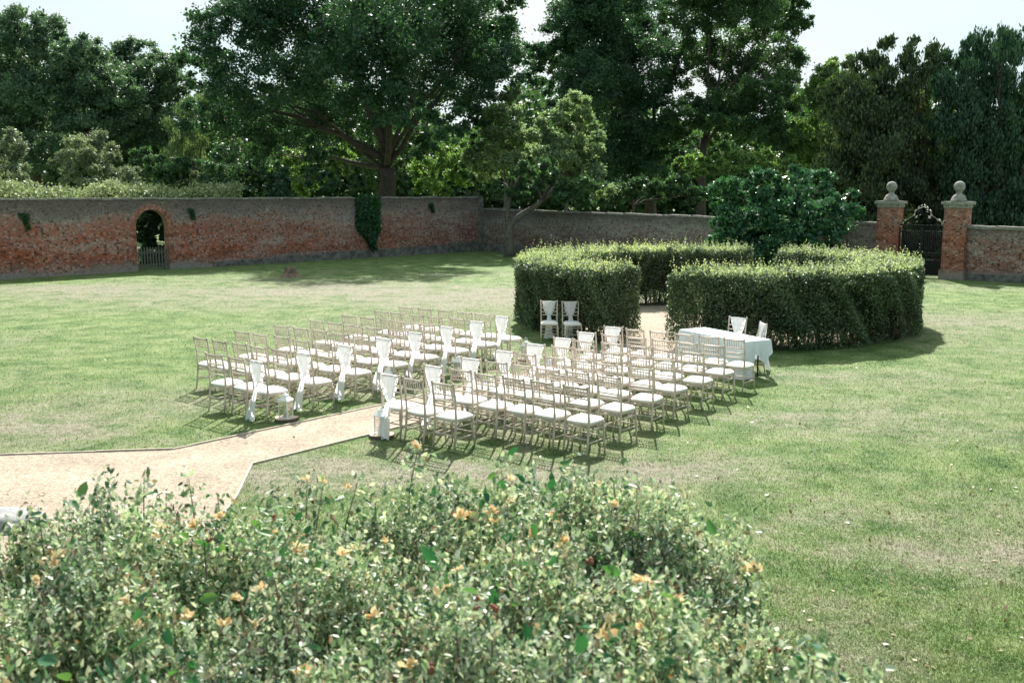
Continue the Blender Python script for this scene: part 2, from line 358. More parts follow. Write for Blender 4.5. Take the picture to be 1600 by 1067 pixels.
def dryness(X, Y):
    D = np.zeros_like(X)
    for cx, cy, rx, ry, am in dry_spots:
        q = ((X-cx)/rx)**2+((Y-cy)/ry)**2
        D += am*np.exp(-q*.9)
    return D-.02
xs = np.concatenate([[-900, -300, -100, -60], np.arange(-36, 36.1, .5), [60, 100, 300, 900]])
ys = np.concatenate([[-60, -20, -5], np.arange(0, 66, .5), [80, 120, 250, 600, 1500]])
XX, YY = np.meshgrid(xs, ys); V = np.stack([XX.ravel(), YY.ravel(), np.zeros(XX.size)], 1)
nx = len(xs); ii, jj = np.meshgrid(np.arange(len(ys)-1), np.arange(nx-1), indexing='ij'); a = (ii*nx+jj).ravel()
o = np_obj('lawn', V, np.stack([a, a+1, a+nx+1, a+nx], 1), M['lawn'], attrs={'dry': dryness(V[:, 0], V[:, 1])}); tag(o, kind='structure')
def sheet(name, poly, z, mat):
    me = bpy.data.meshes.new(name); me.from_pydata([(x, y, z) for x, y in poly], [], [tuple(range(len(poly)))]); me.update(); me.materials.append(mat)
    o = bpy.data.objects.new(name, me); COL.objects.link(o)
    if me.polygons[0].normal.z < 0: me.flip_normals()
    return tag(o, kind='structure')
sheet('gravel_path', path_poly, .008, M['gravel'])
sheet('gravel_circle', [(HC.x+(RO-.5)*math.cos(t), HC.y+(RO-.5)*math.sin(t)) for t in np.linspace(0, 2*PI, 64, endpoint=False)], .004, M['gravel'])
def edging(name, pts, label):
    mb = MB()
    for (x0, y0), (x1, y1) in zip(pts[:-1], pts[1:]):
        d = Vector((x1-x0, y1-y0, 0)); n = int(d.length/1.2)+1; u = d.normalized(); a = math.atan2(u.y, u.x)
        for k in range(n):
            p = Vector((x0, y0, 0))+d*(k/n); l = d.length/n-.006
            mb.box(0, l, -.011, .011, -.02, .03+random.uniform(-.004, .006), Matrix.Translation(p) @ Matrix.Rotation(a, 4, 'Z'))
    o = mb.build(name, M['edge']); tag(o, label, 'path edging')
M['edge'] = plain('edging_board', (.5, .43, .35), .9, .25, 10)
edging('timber_edging', [g(0, 712), g(150, 707), g(270, 703), g(300, 697), g(598, 633), (0.2, 19.3), (2.7, 23.0)], 'thin timber board edging the far side of the gravel path')
edging('timber_edging', [(3.6, 21.8), (.55, 17.55), g(571, 681.6), g(394, 726), g(371, 775), (-3.15, 9.8)], 'thin timber board edging the near side of the gravel path, kinked where it widens')

# ------------------------------------------------------------------ leaves
def unit(n):
    v = RNG.normal(size=(n, 3)); return v/np.linalg.norm(v, axis=1, keepdims=True)
def leaf_arrays(P, size, aspect=.5, upbias=.35, along=None, along_w=0.0, fold=0.0, outn=None, outw=0.0):
    """one rhombus leaf per point"""
    n = len(P)
    d = unit(n)
    if along is not None: d = d*(1-along_w)+along*along_w; d /= np.linalg.norm(d, axis=1, keepdims=True)+1e-9
    nn = unit(n); nn[:, 2] += upbias
    if outn is not None: nn = nn+outn*outw
    s = np.cross(nn, d); s /= np.linalg.norm(s, axis=1, keepdims=True)+1e-9
    up = np.cross(d, s)
    sz = size*RNG.uniform(.65, 1.35, n)[:, None]
    b = P; t = P+d*sz; mid = P+d*sz*.45+up*sz*fold
    l = mid+s*sz*aspect*.5; r = mid-s*sz*aspect*.5
    V = np.stack([b, r, t, l], 1).reshape(-1, 3)
    return V, np.arange(4*n).reshape(n, 4)
def leaf6(P, size, aspect=.5, upbias=.35, along=None, along_w=0.0, fold=0.0):
    """pointed oval leaf folded along its midrib: two quads per leaf"""
    n = len(P); d = unit(n)
    if along is not None: d = d*(1-along_w)+along*along_w; d /= np.linalg.norm(d, axis=1, keepdims=True)+1e-9
    nn = unit(n); nn[:, 2] += upbias
    s = np.cross(nn, d); s /= np.linalg.norm(s, axis=1, keepdims=True)+1e-9
    up = np.cross(d, s); sz = size*RNG.uniform(.4, 1.7, n)[:, None]; droop = RNG.uniform(-.05, .2, n)[:, None]
    q = lambda a, w_, f: P+d*sz*a+s*sz*w_*aspect+up*sz*(f-droop*a*a)
    V = np.stack([q(0, 0, 0), q(.28, -.46, fold), q(.66, -.4, fold), q(1, 0, 0), q(.66, .4, fold), q(.28, .46, fold)], 1).reshape(-1, 3)
    b = np.arange(n)[:, None]*6
    return V, np.concatenate([b+np.array([0, 1, 2, 3]), b+np.array([0, 3, 4, 5])], 1).reshape(-1, 4)
def crown(lobes, n, leaf, mat, parent, aspect=.6, gap=.28, name='crown', sub=1.0, vert=0.0, fill=.25):
    """lobes: (x,y,z,rx,ry,rz); leaves sit in many small clusters on and inside each lobe"""
    lobes = np.array(lobes, float)
    wgt = (lobes[:, 3]*lobes[:, 5]+lobes[:, 3]*lobes[:, 4]); wgt /= wgt.sum()
    Ps = []; Os = []
    for lb, ww in zip(lobes, wgt):
        k = int(n*ww); R = (lb[3]+lb[4]+lb[5])/3
        nc = max(8, int(26*(R/1.6)**1.7*sub))
        u = unit(nc); rr = np.where(RNG.random(nc) < fill, RNG.uniform(.2, .8, nc), RNG.normal(.93, .1, nc))
        cc = lb[:3]+u*rr[:, None]*lb[3:6]
        cr = RNG.uniform(.5, 1.25, nc)*R*gap
        idx = RNG.integers(0, nc, k)
        off = RNG.normal(size=(k, 3))*.55*cr[idx][:, None]; off[:, 2] *= .7+vert
        Ps.append(cc[idx]+off); Os.append(u[idx])
    P = np.concatenate(Ps); O = np.concatenate(Os)
    P[:, 2] = np.maximum(P[:, 2], .05)
    if vert: V, Fc = leaf_arrays(P, leaf, aspect, 0, along=np.tile([0, 0, 1.0], (len(P), 1)), along_w=.7, outn=O, outw=.6)
    else: V, Fc = leaf_arrays(P, leaf, aspect, .35, outn=O, outw=.35)
    return np_obj(name, V, Fc, mat, parent)
def limbs(mb, base, fork, lobes, r0, share=1.0, wig=.06, twigs=2, low=None):
    base = Vector(base); fork = Vector(fork)
    n = 7; pts = []
    for i in range(n+1):
        t = i/n; p = base.lerp(fork, t)+Vector((random.uniform(-1, 1), random.uniform(-1, 1), 0))*r0*.15*(0 < t < 1); pts.append(p)
    mb.tube(pts, [r0*(1.35 if i == 0 else 1.12 if i == 1 else 1-.25*i/n) for i in range(n+1)], 12)
    order = sorted(lobes, key=lambda l: -(Vector(l[:3])-fork).length+random.uniform(-1, 1)*l[3])
    npr = max(3, int(len(order)*.36)); order = order[:npr]+[l for l in order[npr:] if random.random() < share]
    made = []
    for q_, lb in enumerate(order):
        c = Vector(lb[:3])
        if q_ < npr:
            st = fork+(base-fork)*random.uniform(-.12, .15); rr = r0*random.uniform(.2, .36); kk = 0
        else:
            best = min(((p-c).length*(1.15 if p.z > c.z else 1), id(pp), k, pp, r) for pp, r in made for k, p in enumerate(pp) if 2 <= k <= 7)
            st = best[3][best[2]]; rr = best[4]*(1-best[2]/9.5)*.62
        L_ = (c-st).length; dirn = (c-st).normalized() if L_ > 1e-6 else Vector((0, 0, 1))
        ctrl = st.lerp(c, .5)+Vector((0, 0, L_*random.uniform(.0, .2)))+Vector((random.uniform(-1, 1), random.uniform(-1, 1), 0))*L_*wig*1.6
        m_ = 9; pp = []
        for i in range(m_+1):
            t = i/m_; p = st*(1-t)**2+ctrl*2*t*(1-t)+c*t*t
            p += Vector((random.uniform(-1, 1), random.uniform(-1, 1), random.uniform(-1, 1)))*L_*.022*(0 < t < 1); pp.append(p)
        mb.tube(pp, [max(.018, rr*(1-t/(m_+.6))**.85) for t in range(m_+1)], 7)
        made.append((pp, rr))
        for _ in range(twigs):
            i = random.randint(3, m_-1); s = pp[i]; R = lb[3]
            e = c+Vector(unit(1)[0].tolist())*R*.9
            q = [s.lerp(e, t/4)+Vector((random.uniform(-1, 1), random.uniform(-1, 1), random.uniform(-.3, 1)))*R*.08*(0 < t < 4) for t in range(5)]
            mb.tube(q, [rr*.3*(1-t/4.6)*(1-i/14) for t in range(5)], 5)
def plant(name, label, cat, D, base_px, spots, n, leaf, mat, bark='bark', r0=.4, fork=None, depth=.8, group=None, trunk=True, share=.8, sub=1.0, gap=.28, aspect=.6, vert=0.0, fill=.25, zs=.85, dmul=1.0):
    """spots: (px, py, radius px) of the foliage masses; each gets a real distance of its own round D"""
    cx = sum(s[0] for s in spots)/len(spots); w_ = (max(s[0]+s[2] for s in spots)-min(s[0]-s[2] for s in spots))/2
    lobes = []
    for (px, py, r) in spots:
        k = math.sqrt(max(0, 1-((px-cx)/w_)**2))
        d = D+random.uniform(-1, 1)*depth*k*w_/F*D*dmul
        p = far(px, py, d); R = r/F*d
        lobes.append((p.x, p.y, p.z, R, R*random.uniform(.85, 1.15), R*zs))
    bx = far(base_px, 300, D); o = empty(name, (bx.x, D, 0))
    loc = np.array([bx.x, D, 0])
    ll = [(l[0]-bx.x, l[1]-D, l[2], l[3], l[4], l[5]) for l in lobes]
    if trunk:
        mb = MB(); fz = far(*fork, D) if fork else None
        fk = (fz.x-bx.x, 0, fz.z) if fork else (0, 0, min(l[2] for l in ll)*.8+.5)
        limbs(mb, (0, 0, -.1), fk, ll, r0, share); mb.build('trunk', M[bark], o)
    crown(ll, n, leaf, M[mat], o, aspect, gap, sub=sub, vert=vert, fill=fill, name='crown' if trunk else 'foliage')
    tag(o, label, cat, group); return o

# ------------------------------------------------------------------ trees beyond the walls
QT = 1.0
G1 = 'trees beyond the walls'
plant('oak_tree', 'huge dark spreading oak with a massive trunk behind the left wall', 'tree', 63, 608,
      [(325, 105, 42), (312, 170, 42), (345, 55, 50), (300, 100, 18), (395, 20, 60), (450, -20, 70), (470, 70, 70), (400, 130, 65), (385, 200, 50), (350, 255, 32), (420, 245, 28), (520, 20, 80), (560, 100, 75), (600, 30, 85), (650, -40, 90), (705, 30, 75), (750, 70, 60),
       (790, 20, 32), (680, 115, 70), (745, 145, 50), (620, 165, 45), (540, 175, 60), (475, 180, 55), (500, 240, 24), (700, 195, 32), (780, 105, 42), (440, 285, 26), (345, 285, 26), (660, 230, 20), (500, 282, 22), (760, 195, 28), (540, -60, 80), (720, -40, 70), (560, 285, 18)],
      210000, .2, 'oak', r0=.62, fork=(604, 262), depth=.75, group=G1, share=.95)
plant('broadleaf_tree', 'tallest tree of the left wood, domed crown at the left edge', 'tree', 84, 60,
      [(30, 42, 32), (72, 45, 28), (5, 70, 40), (40, 90, 45), (90, 95, 38), (20, 140, 50), (70, 150, 50), (30, 200, 45), (90, 200, 40), (-20, 120, 50), (60, 240, 40), (-10, 230, 40), (110, 240, 30)], 90000, .22, 'wood_l', r0=.5, group=G1, sub=1.3)
plant('broadleaf_tree', 'round green tree of the left wood above the grey shrub', 'tree', 80, 150,
      [(120, 85, 32), (150, 100, 34), (140, 140, 42), (180, 150, 38), (195, 180, 34), (150, 190, 42), (190, 220, 34), (120, 220, 34), (170, 250, 34), (115, 125, 34)], 72000, .21, 'wood_l', r0=.45, group=G1, sub=1.3)
plant('broadleaf_tree', 'blue green tree of the left wood next to the oak', 'tree', 86, 235,
      [(190, 88, 24), (222, 90, 28), (258, 108, 26), (270, 135, 26), (225, 130, 36), (250, 165, 36), (215, 175, 34), (265, 200, 32), (230, 220, 36), (270, 240, 30), (235, 262, 30)], 70000, .21, 'wood_l', r0=.4, group=G1, sub=1.3)
plant('willow_tree', 'pale feathery willow between the left wood and the oak', 'tree', 76, 305,
      [(285, 195, 24), (310, 180, 26), (335, 165, 26), (345, 205, 26), (300, 225, 30), (330, 240, 28), (280, 245, 22), (360, 240, 26)], 26000, .22, 'willow', r0=.25, group=G1, vert=.4, aspect=.3)
G2 = 'shrubs behind the left wall'
plant('grey_shrub', 'silvery grey shrub cut by the left edge of the photo', 'shrub', 52, 10, [(5, 225, 30), (25, 250, 26), (-10, 260, 34), (40, 280, 20), (10, 290, 24)], 14000, .17, 'grey_l', r0=.12, group=G2, aspect=.35)
plant('grey_shrub', 'large silvery grey rounded shrub behind the wall, left of the arch', 'shrub', 54, 140, [(120, 225, 28), (150, 232, 30), (105, 255, 24), (175, 250, 28), (140, 265, 30), (195, 270, 22), (195, 290, 20), (110, 285, 20), (160, 292, 22)], 26000, .16, 'grey_l', r0=.15, group=G2, aspect=.35)
plant('dark_shrub', 'dark green bush between the grey shrub and the oak branches', 'shrub', 60, 230, [(215, 250, 22), (240, 265, 24), (225, 285, 22), (262, 280, 24), (280, 262, 18), (60, 262, 18)][:5], 12000, .18, 'ash', r0=.12, group=G2)
plant('bright_shrub', 'bright yellow green shrub in sun below the oak', 'shrub', 60, 310, [(285, 288, 16), (310, 280, 14), (330, 292, 14)], 8000, .16, 'bank', r0=.1, group=G2)
# the sunlit climbing growth along the wall behind it
P = []
for k in range(34000):
    t = random.random(); x = -30+t*16.5; y = 30.4+t*16.6+random.gauss(2.6, .8)
    hz = 3.62+.16*math.sin(x*1.7)+.12*math.sin(x*4.1)+random.gauss(0, .12)
    P.append((x, y, max(hz-abs(random.gauss(0, .35))*1.2, 3.0 if -18.5 < x < -13 else 0)))
V, Fc = leaf_arrays(np.array(P), .13, .6, .6)
o = np_obj('rambling_hedge', V, Fc, M['bank']); tag(o, 'long sunlit rambling hedge showing over the left wall', 'hedge')
# lit undergrowth seen below the oak and between trunks
G3 = 'undergrowth behind the walls'
plant('undergrowth_shrub', 'sunlit shrub seen under the oak left of its trunk', 'shrub', 82, 470, [(450, 250, 30), (490, 235, 26), (520, 260, 30), (470, 280, 26), (540, 240, 20)], 14000, .24, 'lime', r0=.15, group=G3)
plant('undergrowth_shrub', 'sunlit shrub seen under the oak right of its trunk', 'shrub', 78, 690, [(660, 265, 24), (690, 250, 28), (720, 270, 28), (680, 290, 24), (735, 240, 24)], 14000, .22, 'lime', r0=.15, group=G3)
plant('undergrowth_shrub', 'shaded shrub directly behind the oak trunk', 'shrub', 86, 590, [(560, 215, 32), (600, 230, 32), (640, 250, 30), (580, 270, 30), (400, 285, 20), (420, 215, 26)][:4], 12000, .26, 'farwood', r0=.15, group=G3)
plant('slender_tree', 'slender lime green tree with thin trunk right of the oak', 'tree', 61, 790,
      [(800, 160, 22), (790, 190, 28), (775, 225, 28), (810, 220, 30), (765, 265, 26), (800, 265, 28), (745, 245, 18), (830, 250, 24)], 40000, .17, 'pale', 'bark_pale', r0=.14, group=G1, sub=1.3)
plant('slender_tree', 'pale green fluffy tree behind the back wall near the leaning tree', 'tree', 58.5, 885,
      [(905, 165, 24), (860, 195, 24), (895, 200, 30), (920, 225, 28), (870, 235, 30), (905, 260, 30), (845, 270, 26), (880, 290, 26), (930, 290, 24)], 52000, .17, 'pale', 'bark_pale', r0=.14, group=G1, sub=1.3)
plant('slender_tree', 'thin dark stemmed young tree just right of the oak', 'tree', 70, 745, [(740, 235, 18), (755, 215, 20), (730, 260, 18), (750, 275, 20)], 8000, .2, 'ash', r0=.1, group=G1)
plant('broadleaf_tree', 'big dark tree in the middle with a thick black trunk', 'tree', 88, 1018,
      [(868, 70, 34), (850, 110, 28), (905, 30, 48), (950, -10, 60), (940, 70, 56), (1000, 40, 56), (1000, 110, 60), (925, 120, 48), (885, 150, 34), (955, 180, 48), (1015, 195, 46), (960, 240, 40), (1010, 260, 36), (830, 85, 18), (985, 295, 26), (1050, 245, 26), (935, 285, 26)],
      150000, .235, 'oak', r0=.5, fork=(1020, 200), group=G1, share=.95)
plant('broadleaf_tree', 'tall airy tree with several upright limbs right of the middle', 'tree', 82, 1095,
      [(1075, 30, 42), (1110, -10, 50), (1170, 0, 50), (1215, 30, 42), (1245, 0, 26), (1150, 70, 48), (1210, 95, 44), (1085, 100, 40), (1150, 140, 42), (1225, 145, 36), (1105, 170, 36), (1180, 190, 40), (1262, 38, 12), (1250, 95, 18), (1130, 230, 28), (1220, 220, 30), (1125, 185, 30), (1070, 170, 28), (1180, 150, 34), (1060, 215, 24)],
      140000, .21, 'ash', 'bark', r0=.4, fork=(1100, 215), group=G1, share=1, gap=.25)
plant('broadleaf_tree', 'light green tree between the airy tree and the yew', 'tree', 76, 1290,
      [(1290, 125, 24), (1315, 100, 18), (1275, 160, 28), (1305, 180, 30), (1260, 205, 28), (1290, 230, 30), (1255, 250, 26)], 30000, .2, 'lime', r0=.25, group=G1)
plant('undergrowth_shrub', 'green scrub behind the back wall under the middle tree', 'shrub', 61, 990, [(950, 300, 24), (985, 290, 24), (1020, 300, 24), (1060, 295, 24), (1085, 310, 18)], 16000, .18, 'ash', r0=.12, group=G3)
plant('undergrowth_shrub', 'brighter scrub behind the back wall under the airy tree', 'shrub', 66, 1130, [(1080, 262, 24), (1120, 262, 26), (1160, 262, 26), (1200, 258, 24), (1235, 262, 22)], 16000, .18, 'lime', r0=.12, group=G3)
plant('yew_tree', 'broad dark yew behind the gate with feathery top', 'tree', 53, 1400,
      [(1305, 130, 28), (1345, 110, 28), (1385, 95, 30), (1430, 95, 32), (1465, 110, 28), (1330, 165, 42), (1385, 160, 46), (1440, 160, 46), (1325, 225, 44), (1380, 230, 52), (1440, 235, 52), (1320, 285, 38), (1380, 300, 48), (1440, 305, 50), (1350, 345, 40), (1420, 360, 44), (1300, 250, 30), (1480, 330, 40), (1330, 375, 34), (1380, 385, 36), (1435, 385, 36), (1480, 385, 34)],
      105000, .2, 'yew', r0=.5, group=G1, vert=.2, aspect=.45, sub=1.5, depth=.45)
plant('cypress_tree', 'blue green cypress with drooping plumes at the right edge', 'tree', 51, 1560,
      [(1500, 95, 24), (1535, 80, 26), (1575, 80, 28), (1610, 75, 30), (1495, 135, 34), (1540, 135, 38), (1595, 140, 40), (1500, 195, 42), (1555, 205, 46), (1615, 205, 50), (1510, 265, 46), (1575, 275, 50), (1640, 270, 50), (1540, 385, 36), (1600, 385, 36), (1500, 380, 34), (1520, 330, 44), (1590, 335, 46), (1650, 140, 40), (1650, 340, 50)],
      115000, .22, 'cypress', r0=.45, group=G1, vert=.6, aspect=.34, sub=1.8, depth=.45)
# inside the wall
plant('laurel_bush', 'big glossy blue green laurel bush in front of the back wall', 'bush', 43, 1225,
      [(1148, 305, 34), (1190, 290, 28), (1235, 288, 28), (1280, 296, 30), (1315, 318, 24), (1335, 335, 14), (1165, 345, 42), (1220, 335, 46), (1280, 345, 40), (1125, 335, 20), (1205, 378, 42), (1260, 378, 42), (1150, 378, 36), (1310, 350, 30), (1230, 400, 40), (1180, 400, 34), (1285, 395, 34), (1140, 392, 30), (1310, 385, 28)], 60000, .17, 'laurel', r0=.1, depth=.5, fill=.15, sub=1.4)
# leaning tree
def leaning_tree():
    b = ground(796, 401); o = empty('leaning_tree', b); D = b.y
    mb = MB()
    pt = lambda px, py, d=0: far(px, py, D+d)-b
    mb.tube([(0, 0, -.1), pt(796, 385), pt(795, 365), pt(799, 350), pt(812, 338), pt(832, 325), pt(850, 312)], [.3, .24, .21, .2, .17, .14, .11], 10)
    mb.tube([pt(797, 362), pt(792, 345), pt(794, 325), pt(800, 300)], [.16, .12, .1, .07], 8)
    ends = [(860, 290, -1), (880, 285, 1), (830, 285, 1.5), (905, 295, -1), (850, 300, 2), (800, 280, -1), (785, 285, 1), (820, 265, 0)]
    for (x, y, d) in ends:
        s = pt(848, 313) if x > 822 else pt(798, 305)
        mb.tube([s, s.lerp(pt(x, y, d), .5)+Vector((0, 0, .2)), pt(x, y, d)], [.09, .06, .03], 6)
    mb.build('trunk', M['bark_pale'], o)
    lob = []
    for (px, py, r) in [(798, 283, 24), (780, 298, 16), (830, 268, 26), (860, 275, 28), (890, 285, 26), (915, 300, 20), (850, 298, 24), (825, 300, 20), (880, 305, 20)]:
        p = pt(px, py, random.uniform(-2, 2)); R = r/F*D; lob.append((p.x, p.y, p.z, R, R, R*.8))
    crown(lob, 24000, .15, M['ash'], o, gap=.3)
    tag(o, 'small leaning tree with forked pale trunk against the back wall', 'tree')
leaning_tree()
# ------------------------------------------------------------------ far wood: one mass nobody could count
P = []
for k in range(80000):
    x = random.uniform(-75, 75); y = random.uniform(104, 124)
    hz = 12.5+2*math.sin(x*.21)+1.4*math.sin(x*.57+1)-.03*abs(x)*0
    z = hz*random.random()**.9; P.append((x, y, max(.1, z)+random.gauss(0, .5)))
V, Fc = leaf_arrays(np.array(P), .85, .7, .3)
o = np_obj('far_wood', V, Fc, M['farwood']); tag(o, 'distant wood filling the gaps between the trees', 'wood', kind='stuff')

# ------------------------------------------------------------------ walls
WA, WB = Vector((-33.0, 27.36)), Vector((-1.7, 58.8))      # left wall
PL, PR = Vector((15.86, 42.06)), Vector((17.85, 40.17))   # gate piers
WE = Vector((33, 25.9))
def wall(name, A, B, za, zb, th, mat, label, opening=None, plinth=0, coping_h=.09, cmat='coping'):
    """front face on the camera's side; opening = (u0, u1, spring z) with a round arch"""
    d = (B-A); Ln = d.length; u = d.normalized(); nrm = Vector((u.y, -u.x))
    if nrm.dot(-A) < 0: nrm = -nrm
    us = list(np.arange(0, Ln, .8))+[Ln]; bot = lambda x: 0.0
    if opening:
        u0, u1, zs = opening; r = (u1-u0)/2; uc = (u0+u1)/2
        us = [x for x in us if x < u0-.05 or x > u1+.05]+[uc-r*math.cos(PI*k/24) for k in range(25)]
        us.sort()
    top = lambda x: za+(zb-za)*x/Ln+.012*math.sin(x*1.9)+.01*math.sin(x*4.7+1)
    V = []; Fc = []; UV = []
    def quad(p, uvs):
        b = len(V); V.extend(p); UV.extend(uvs); Fc.append((b, b+1, b+2, b+3))
    pt = lambda x, off, z: (A.x+u.x*x+nrm.x*off, A.y+u.y*x+nrm.y*off, z)
    for x0, x1 in zip(us[:-1], us[1:]):
        b0 = b1 = -.1
        if opening and x0 >= u0-1e-6 and x1 <= u1+1e-6:
            b0 = zs+math.sqrt(max(0, r*r-(x0-uc)**2)); b1 = zs+math.sqrt(max(0, r*r-(x1-uc)**2))
            quad([pt(x0, 0, b0), pt(x1, 0, b1), pt(x1, -th, b1), pt(x0, -th, b0)], [(x0, 0), (x1, 0), (x1, th), (x0, th)])
        t0, t1 = top(x0), top(x1)
        quad([pt(x0, 0, b0), pt(x1, 0, b1), pt(x1, 0, t1), pt(x0, 0, t0)], [(x0, b0), (x1, b1), (x1, t1), (x0, t0)])
        quad([pt(x1, -th, b1), pt(x0, -th, b0), pt(x0, -th, t0), pt(x1, -th, t1)], [(x1, b1), (x0, b0), (x0, t0), (x1, t1)])
        quad([pt(x0, 0, t0), pt(x1, 0, t1), pt(x1, -th, t1), pt(x0, -th, t0)], [(x0, 0), (x1, 0), (x1, th), (x0, th)])
    ends = [(0, top(0)), (Ln, top(Ln))]
    for x, t in ends: quad([pt(x, 0, -.1), pt(x, -th, -.1), pt(x, -th, t), pt(x, 0, t)], [(0, 0), (th, 0), (th, t), (0, t)])
    if opening:
        for x in (u0, u1): quad([pt(x, 0, -.1), pt(x, -th, -.1), pt(x, -th, zs), pt(x, 0, zs)], [(0, 0), (th, 0), (th, zs), (0, zs)])
    root = empty(name, (0, 0, 0)); tag(root, label, 'wall')
    np_obj('brickwork', V, Fc, mat, root, uv=UV)
    # coping: bricks on edge, a little proud
    mb = MB(); x = 0
    ang = math.atan2(u.y, u.x); flip = 1 if (nrm.x*-u.y+nrm.y*u.x) > 0 else -1
    while x < Ln:
        l = random.uniform(.26, .6); l = min(l, Ln-x); z = top(x+l/2)+.002
        Mx = Matrix.Translation((A.x+u.x*x, A.y+u.y*x, 0)) @ Matrix.Rotation(ang, 4, 'Z')
        y0, y1 = sorted((flip*.04, -flip*(th+.04)))
        mb.box(0, l-.008, y0, y1, z, z+coping_h+random.uniform(-.012, .014), Mx); x += l
    mb.build('coping', M[cmat], root)
    if plinth:
        mb = MB(); x = 0
        while x < Ln:
            l = min(random.uniform(1.4, 2.6), Ln-x); Mx = Matrix.Translation((A.x+u.x*x, A.y+u.y*x, 0)) @ Matrix.Rotation(ang, 4, 'Z')
            xm = x+l/2
            if not (opening and x+l > opening[0]-.1 and x < opening[1]+.1):
                y0, y1 = sorted((flip*.003, flip*random.uniform(.05, .09)))
                mb.box(0, l-.003, y0, y1, -.1, plinth+random.uniform(-.05, .05), Mx)
            x += l
        mb.build('plinth', M['plinth'], root)
    return root, A, u, nrm, pt
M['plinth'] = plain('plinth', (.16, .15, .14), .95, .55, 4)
du = (WB-WA).normalized()
oa = (Vector((-16.55, 43.98))-WA).dot(du); ob = (Vector((-15.5, 45.04))-WA).dot(du)
wl, A_, u_, n_, pt_ = wall('left_garden_wall', WA, WB, 3.2, 3.08, .42, M['wall'], 'tall weathered red brick wall with an arched doorway on the left', (oa, ob, 1.95), coping_h=.07)
wb = wall('back_garden_wall', Vector((-1.78, 58.86)), PL-(PL-PR).normalized()*-.0-(PR-PL).normalized()*.44, 2.4, 2.1, .38, M['wallb'], 'lower grey brick wall along the back, from the corner to the gate', plinth=.45)
wr = wall('right_garden_wall', PR+(PR-PL).normalized()*.44, WE, 2.02, 2.02, .38, M['wallr'], 'low rosy brick wall to the right of the gate', coping_h=.12, plinth=.3)
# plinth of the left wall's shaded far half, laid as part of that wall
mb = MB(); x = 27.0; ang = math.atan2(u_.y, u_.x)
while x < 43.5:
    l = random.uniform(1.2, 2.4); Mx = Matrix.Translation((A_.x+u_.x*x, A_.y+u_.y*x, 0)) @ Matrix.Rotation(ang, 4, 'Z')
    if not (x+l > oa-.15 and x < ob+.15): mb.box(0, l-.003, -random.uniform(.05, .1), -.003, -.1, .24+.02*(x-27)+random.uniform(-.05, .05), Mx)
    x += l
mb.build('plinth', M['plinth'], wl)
# arch ring of soldier bricks
mb = MB(); uc = (oa+ob)/2; r = (ob-oa)/2
V = []; Fc = []; UV = []
for k in range(40):
    t0 = PI*k/40; t1 = PI*(k+1)/40
    q = []
    for off in (.012,):
        for (t, rr) in ((t0, r), (t1, r), (t1, r+.24), (t0, r+.24)): q.append(pt_(uc-rr*math.cos(t), off, 1.95+rr*math.sin(t)))
    b = len(V); V += q; UV += [(k*.08, 0), (k*.08+.08, 0), (k*.08+.08, .24), (k*.08, .24)]; Fc.append((b, b+1, b+2, b+3))
    q2 = [pt_(uc-(r+.24)*math.cos(t), off, 1.95+(r+.24)*math.sin(t)) for t, off in ((t0, .012), (t1, .012), (t1, 0), (t0, 0))]
    b = len(V); V += q2; UV += [(0, 0)]*4; Fc.append((b, b+1, b+2, b+3))
for sgn, ue in ((-1, oa), (1, ob)):
    a0, a1 = (ue-.24, ue) if sgn < 0 else (ue, ue+.24)
    b = len(V); V += [pt_(a0, .012, 0), pt_(a1, .012, 0), pt_(a1, .012, 1.95), pt_(a0, .012, 1.95)]; UV += [(0, 0), (.24, 0), (.24, 1.95), (0, 1.95)]; Fc.append((b, b+1, b+2, b+3))
np_obj('arch_surround', V, Fc, M['pier'], wl, uv=UV)
# end pier of the left wall where the lower wall starts
mb = MB(); 
Mx = Matrix.Translation((WB.x, WB.y, 0)) @ Matrix.Rotation(ang, 4, 'Z'); mb.box(-.4, .0, -.04, .43, -.1, 3.19, Mx)
mb.build('end_pier', M['plinth'], wl)
# picket gate in the arch
gx = pt_((oa+ob)/2, -.06, 0); gate = empty('picket_gate', gx, ang)
mb = MB(); wd = (ob-oa)
for k in range(11):
    x = -wd/2+.07+k*(wd-.14)/10; h = 1.06+random.uniform(-.02, .02)
    mb.box(x-.03, x+.03, -.03, -.008, .06, h-.05); mb.add([(x-.03, -.03, h-.05), (x+.03, -.03, h-.05), (x+.03, -.008, h-.05), (x-.03, -.008, h-.05), (x, -.03, h), (x, -.008, h)], [(0, 1, 4), (2, 3, 5), (1, 2, 5, 4), (3, 0, 4, 5)])
mb.build('picket_panel', M['greywood'], gate)
for z in (.25, .8):
    mb = MB(); mb.box(-wd/2+.03, wd/2-.03, -.006, .03, z-.04, z+.04); mb.build('rail', M['greywood'], gate)
tag(gate, 'weathered grey picket gate closing the arched doorway', 'gate')
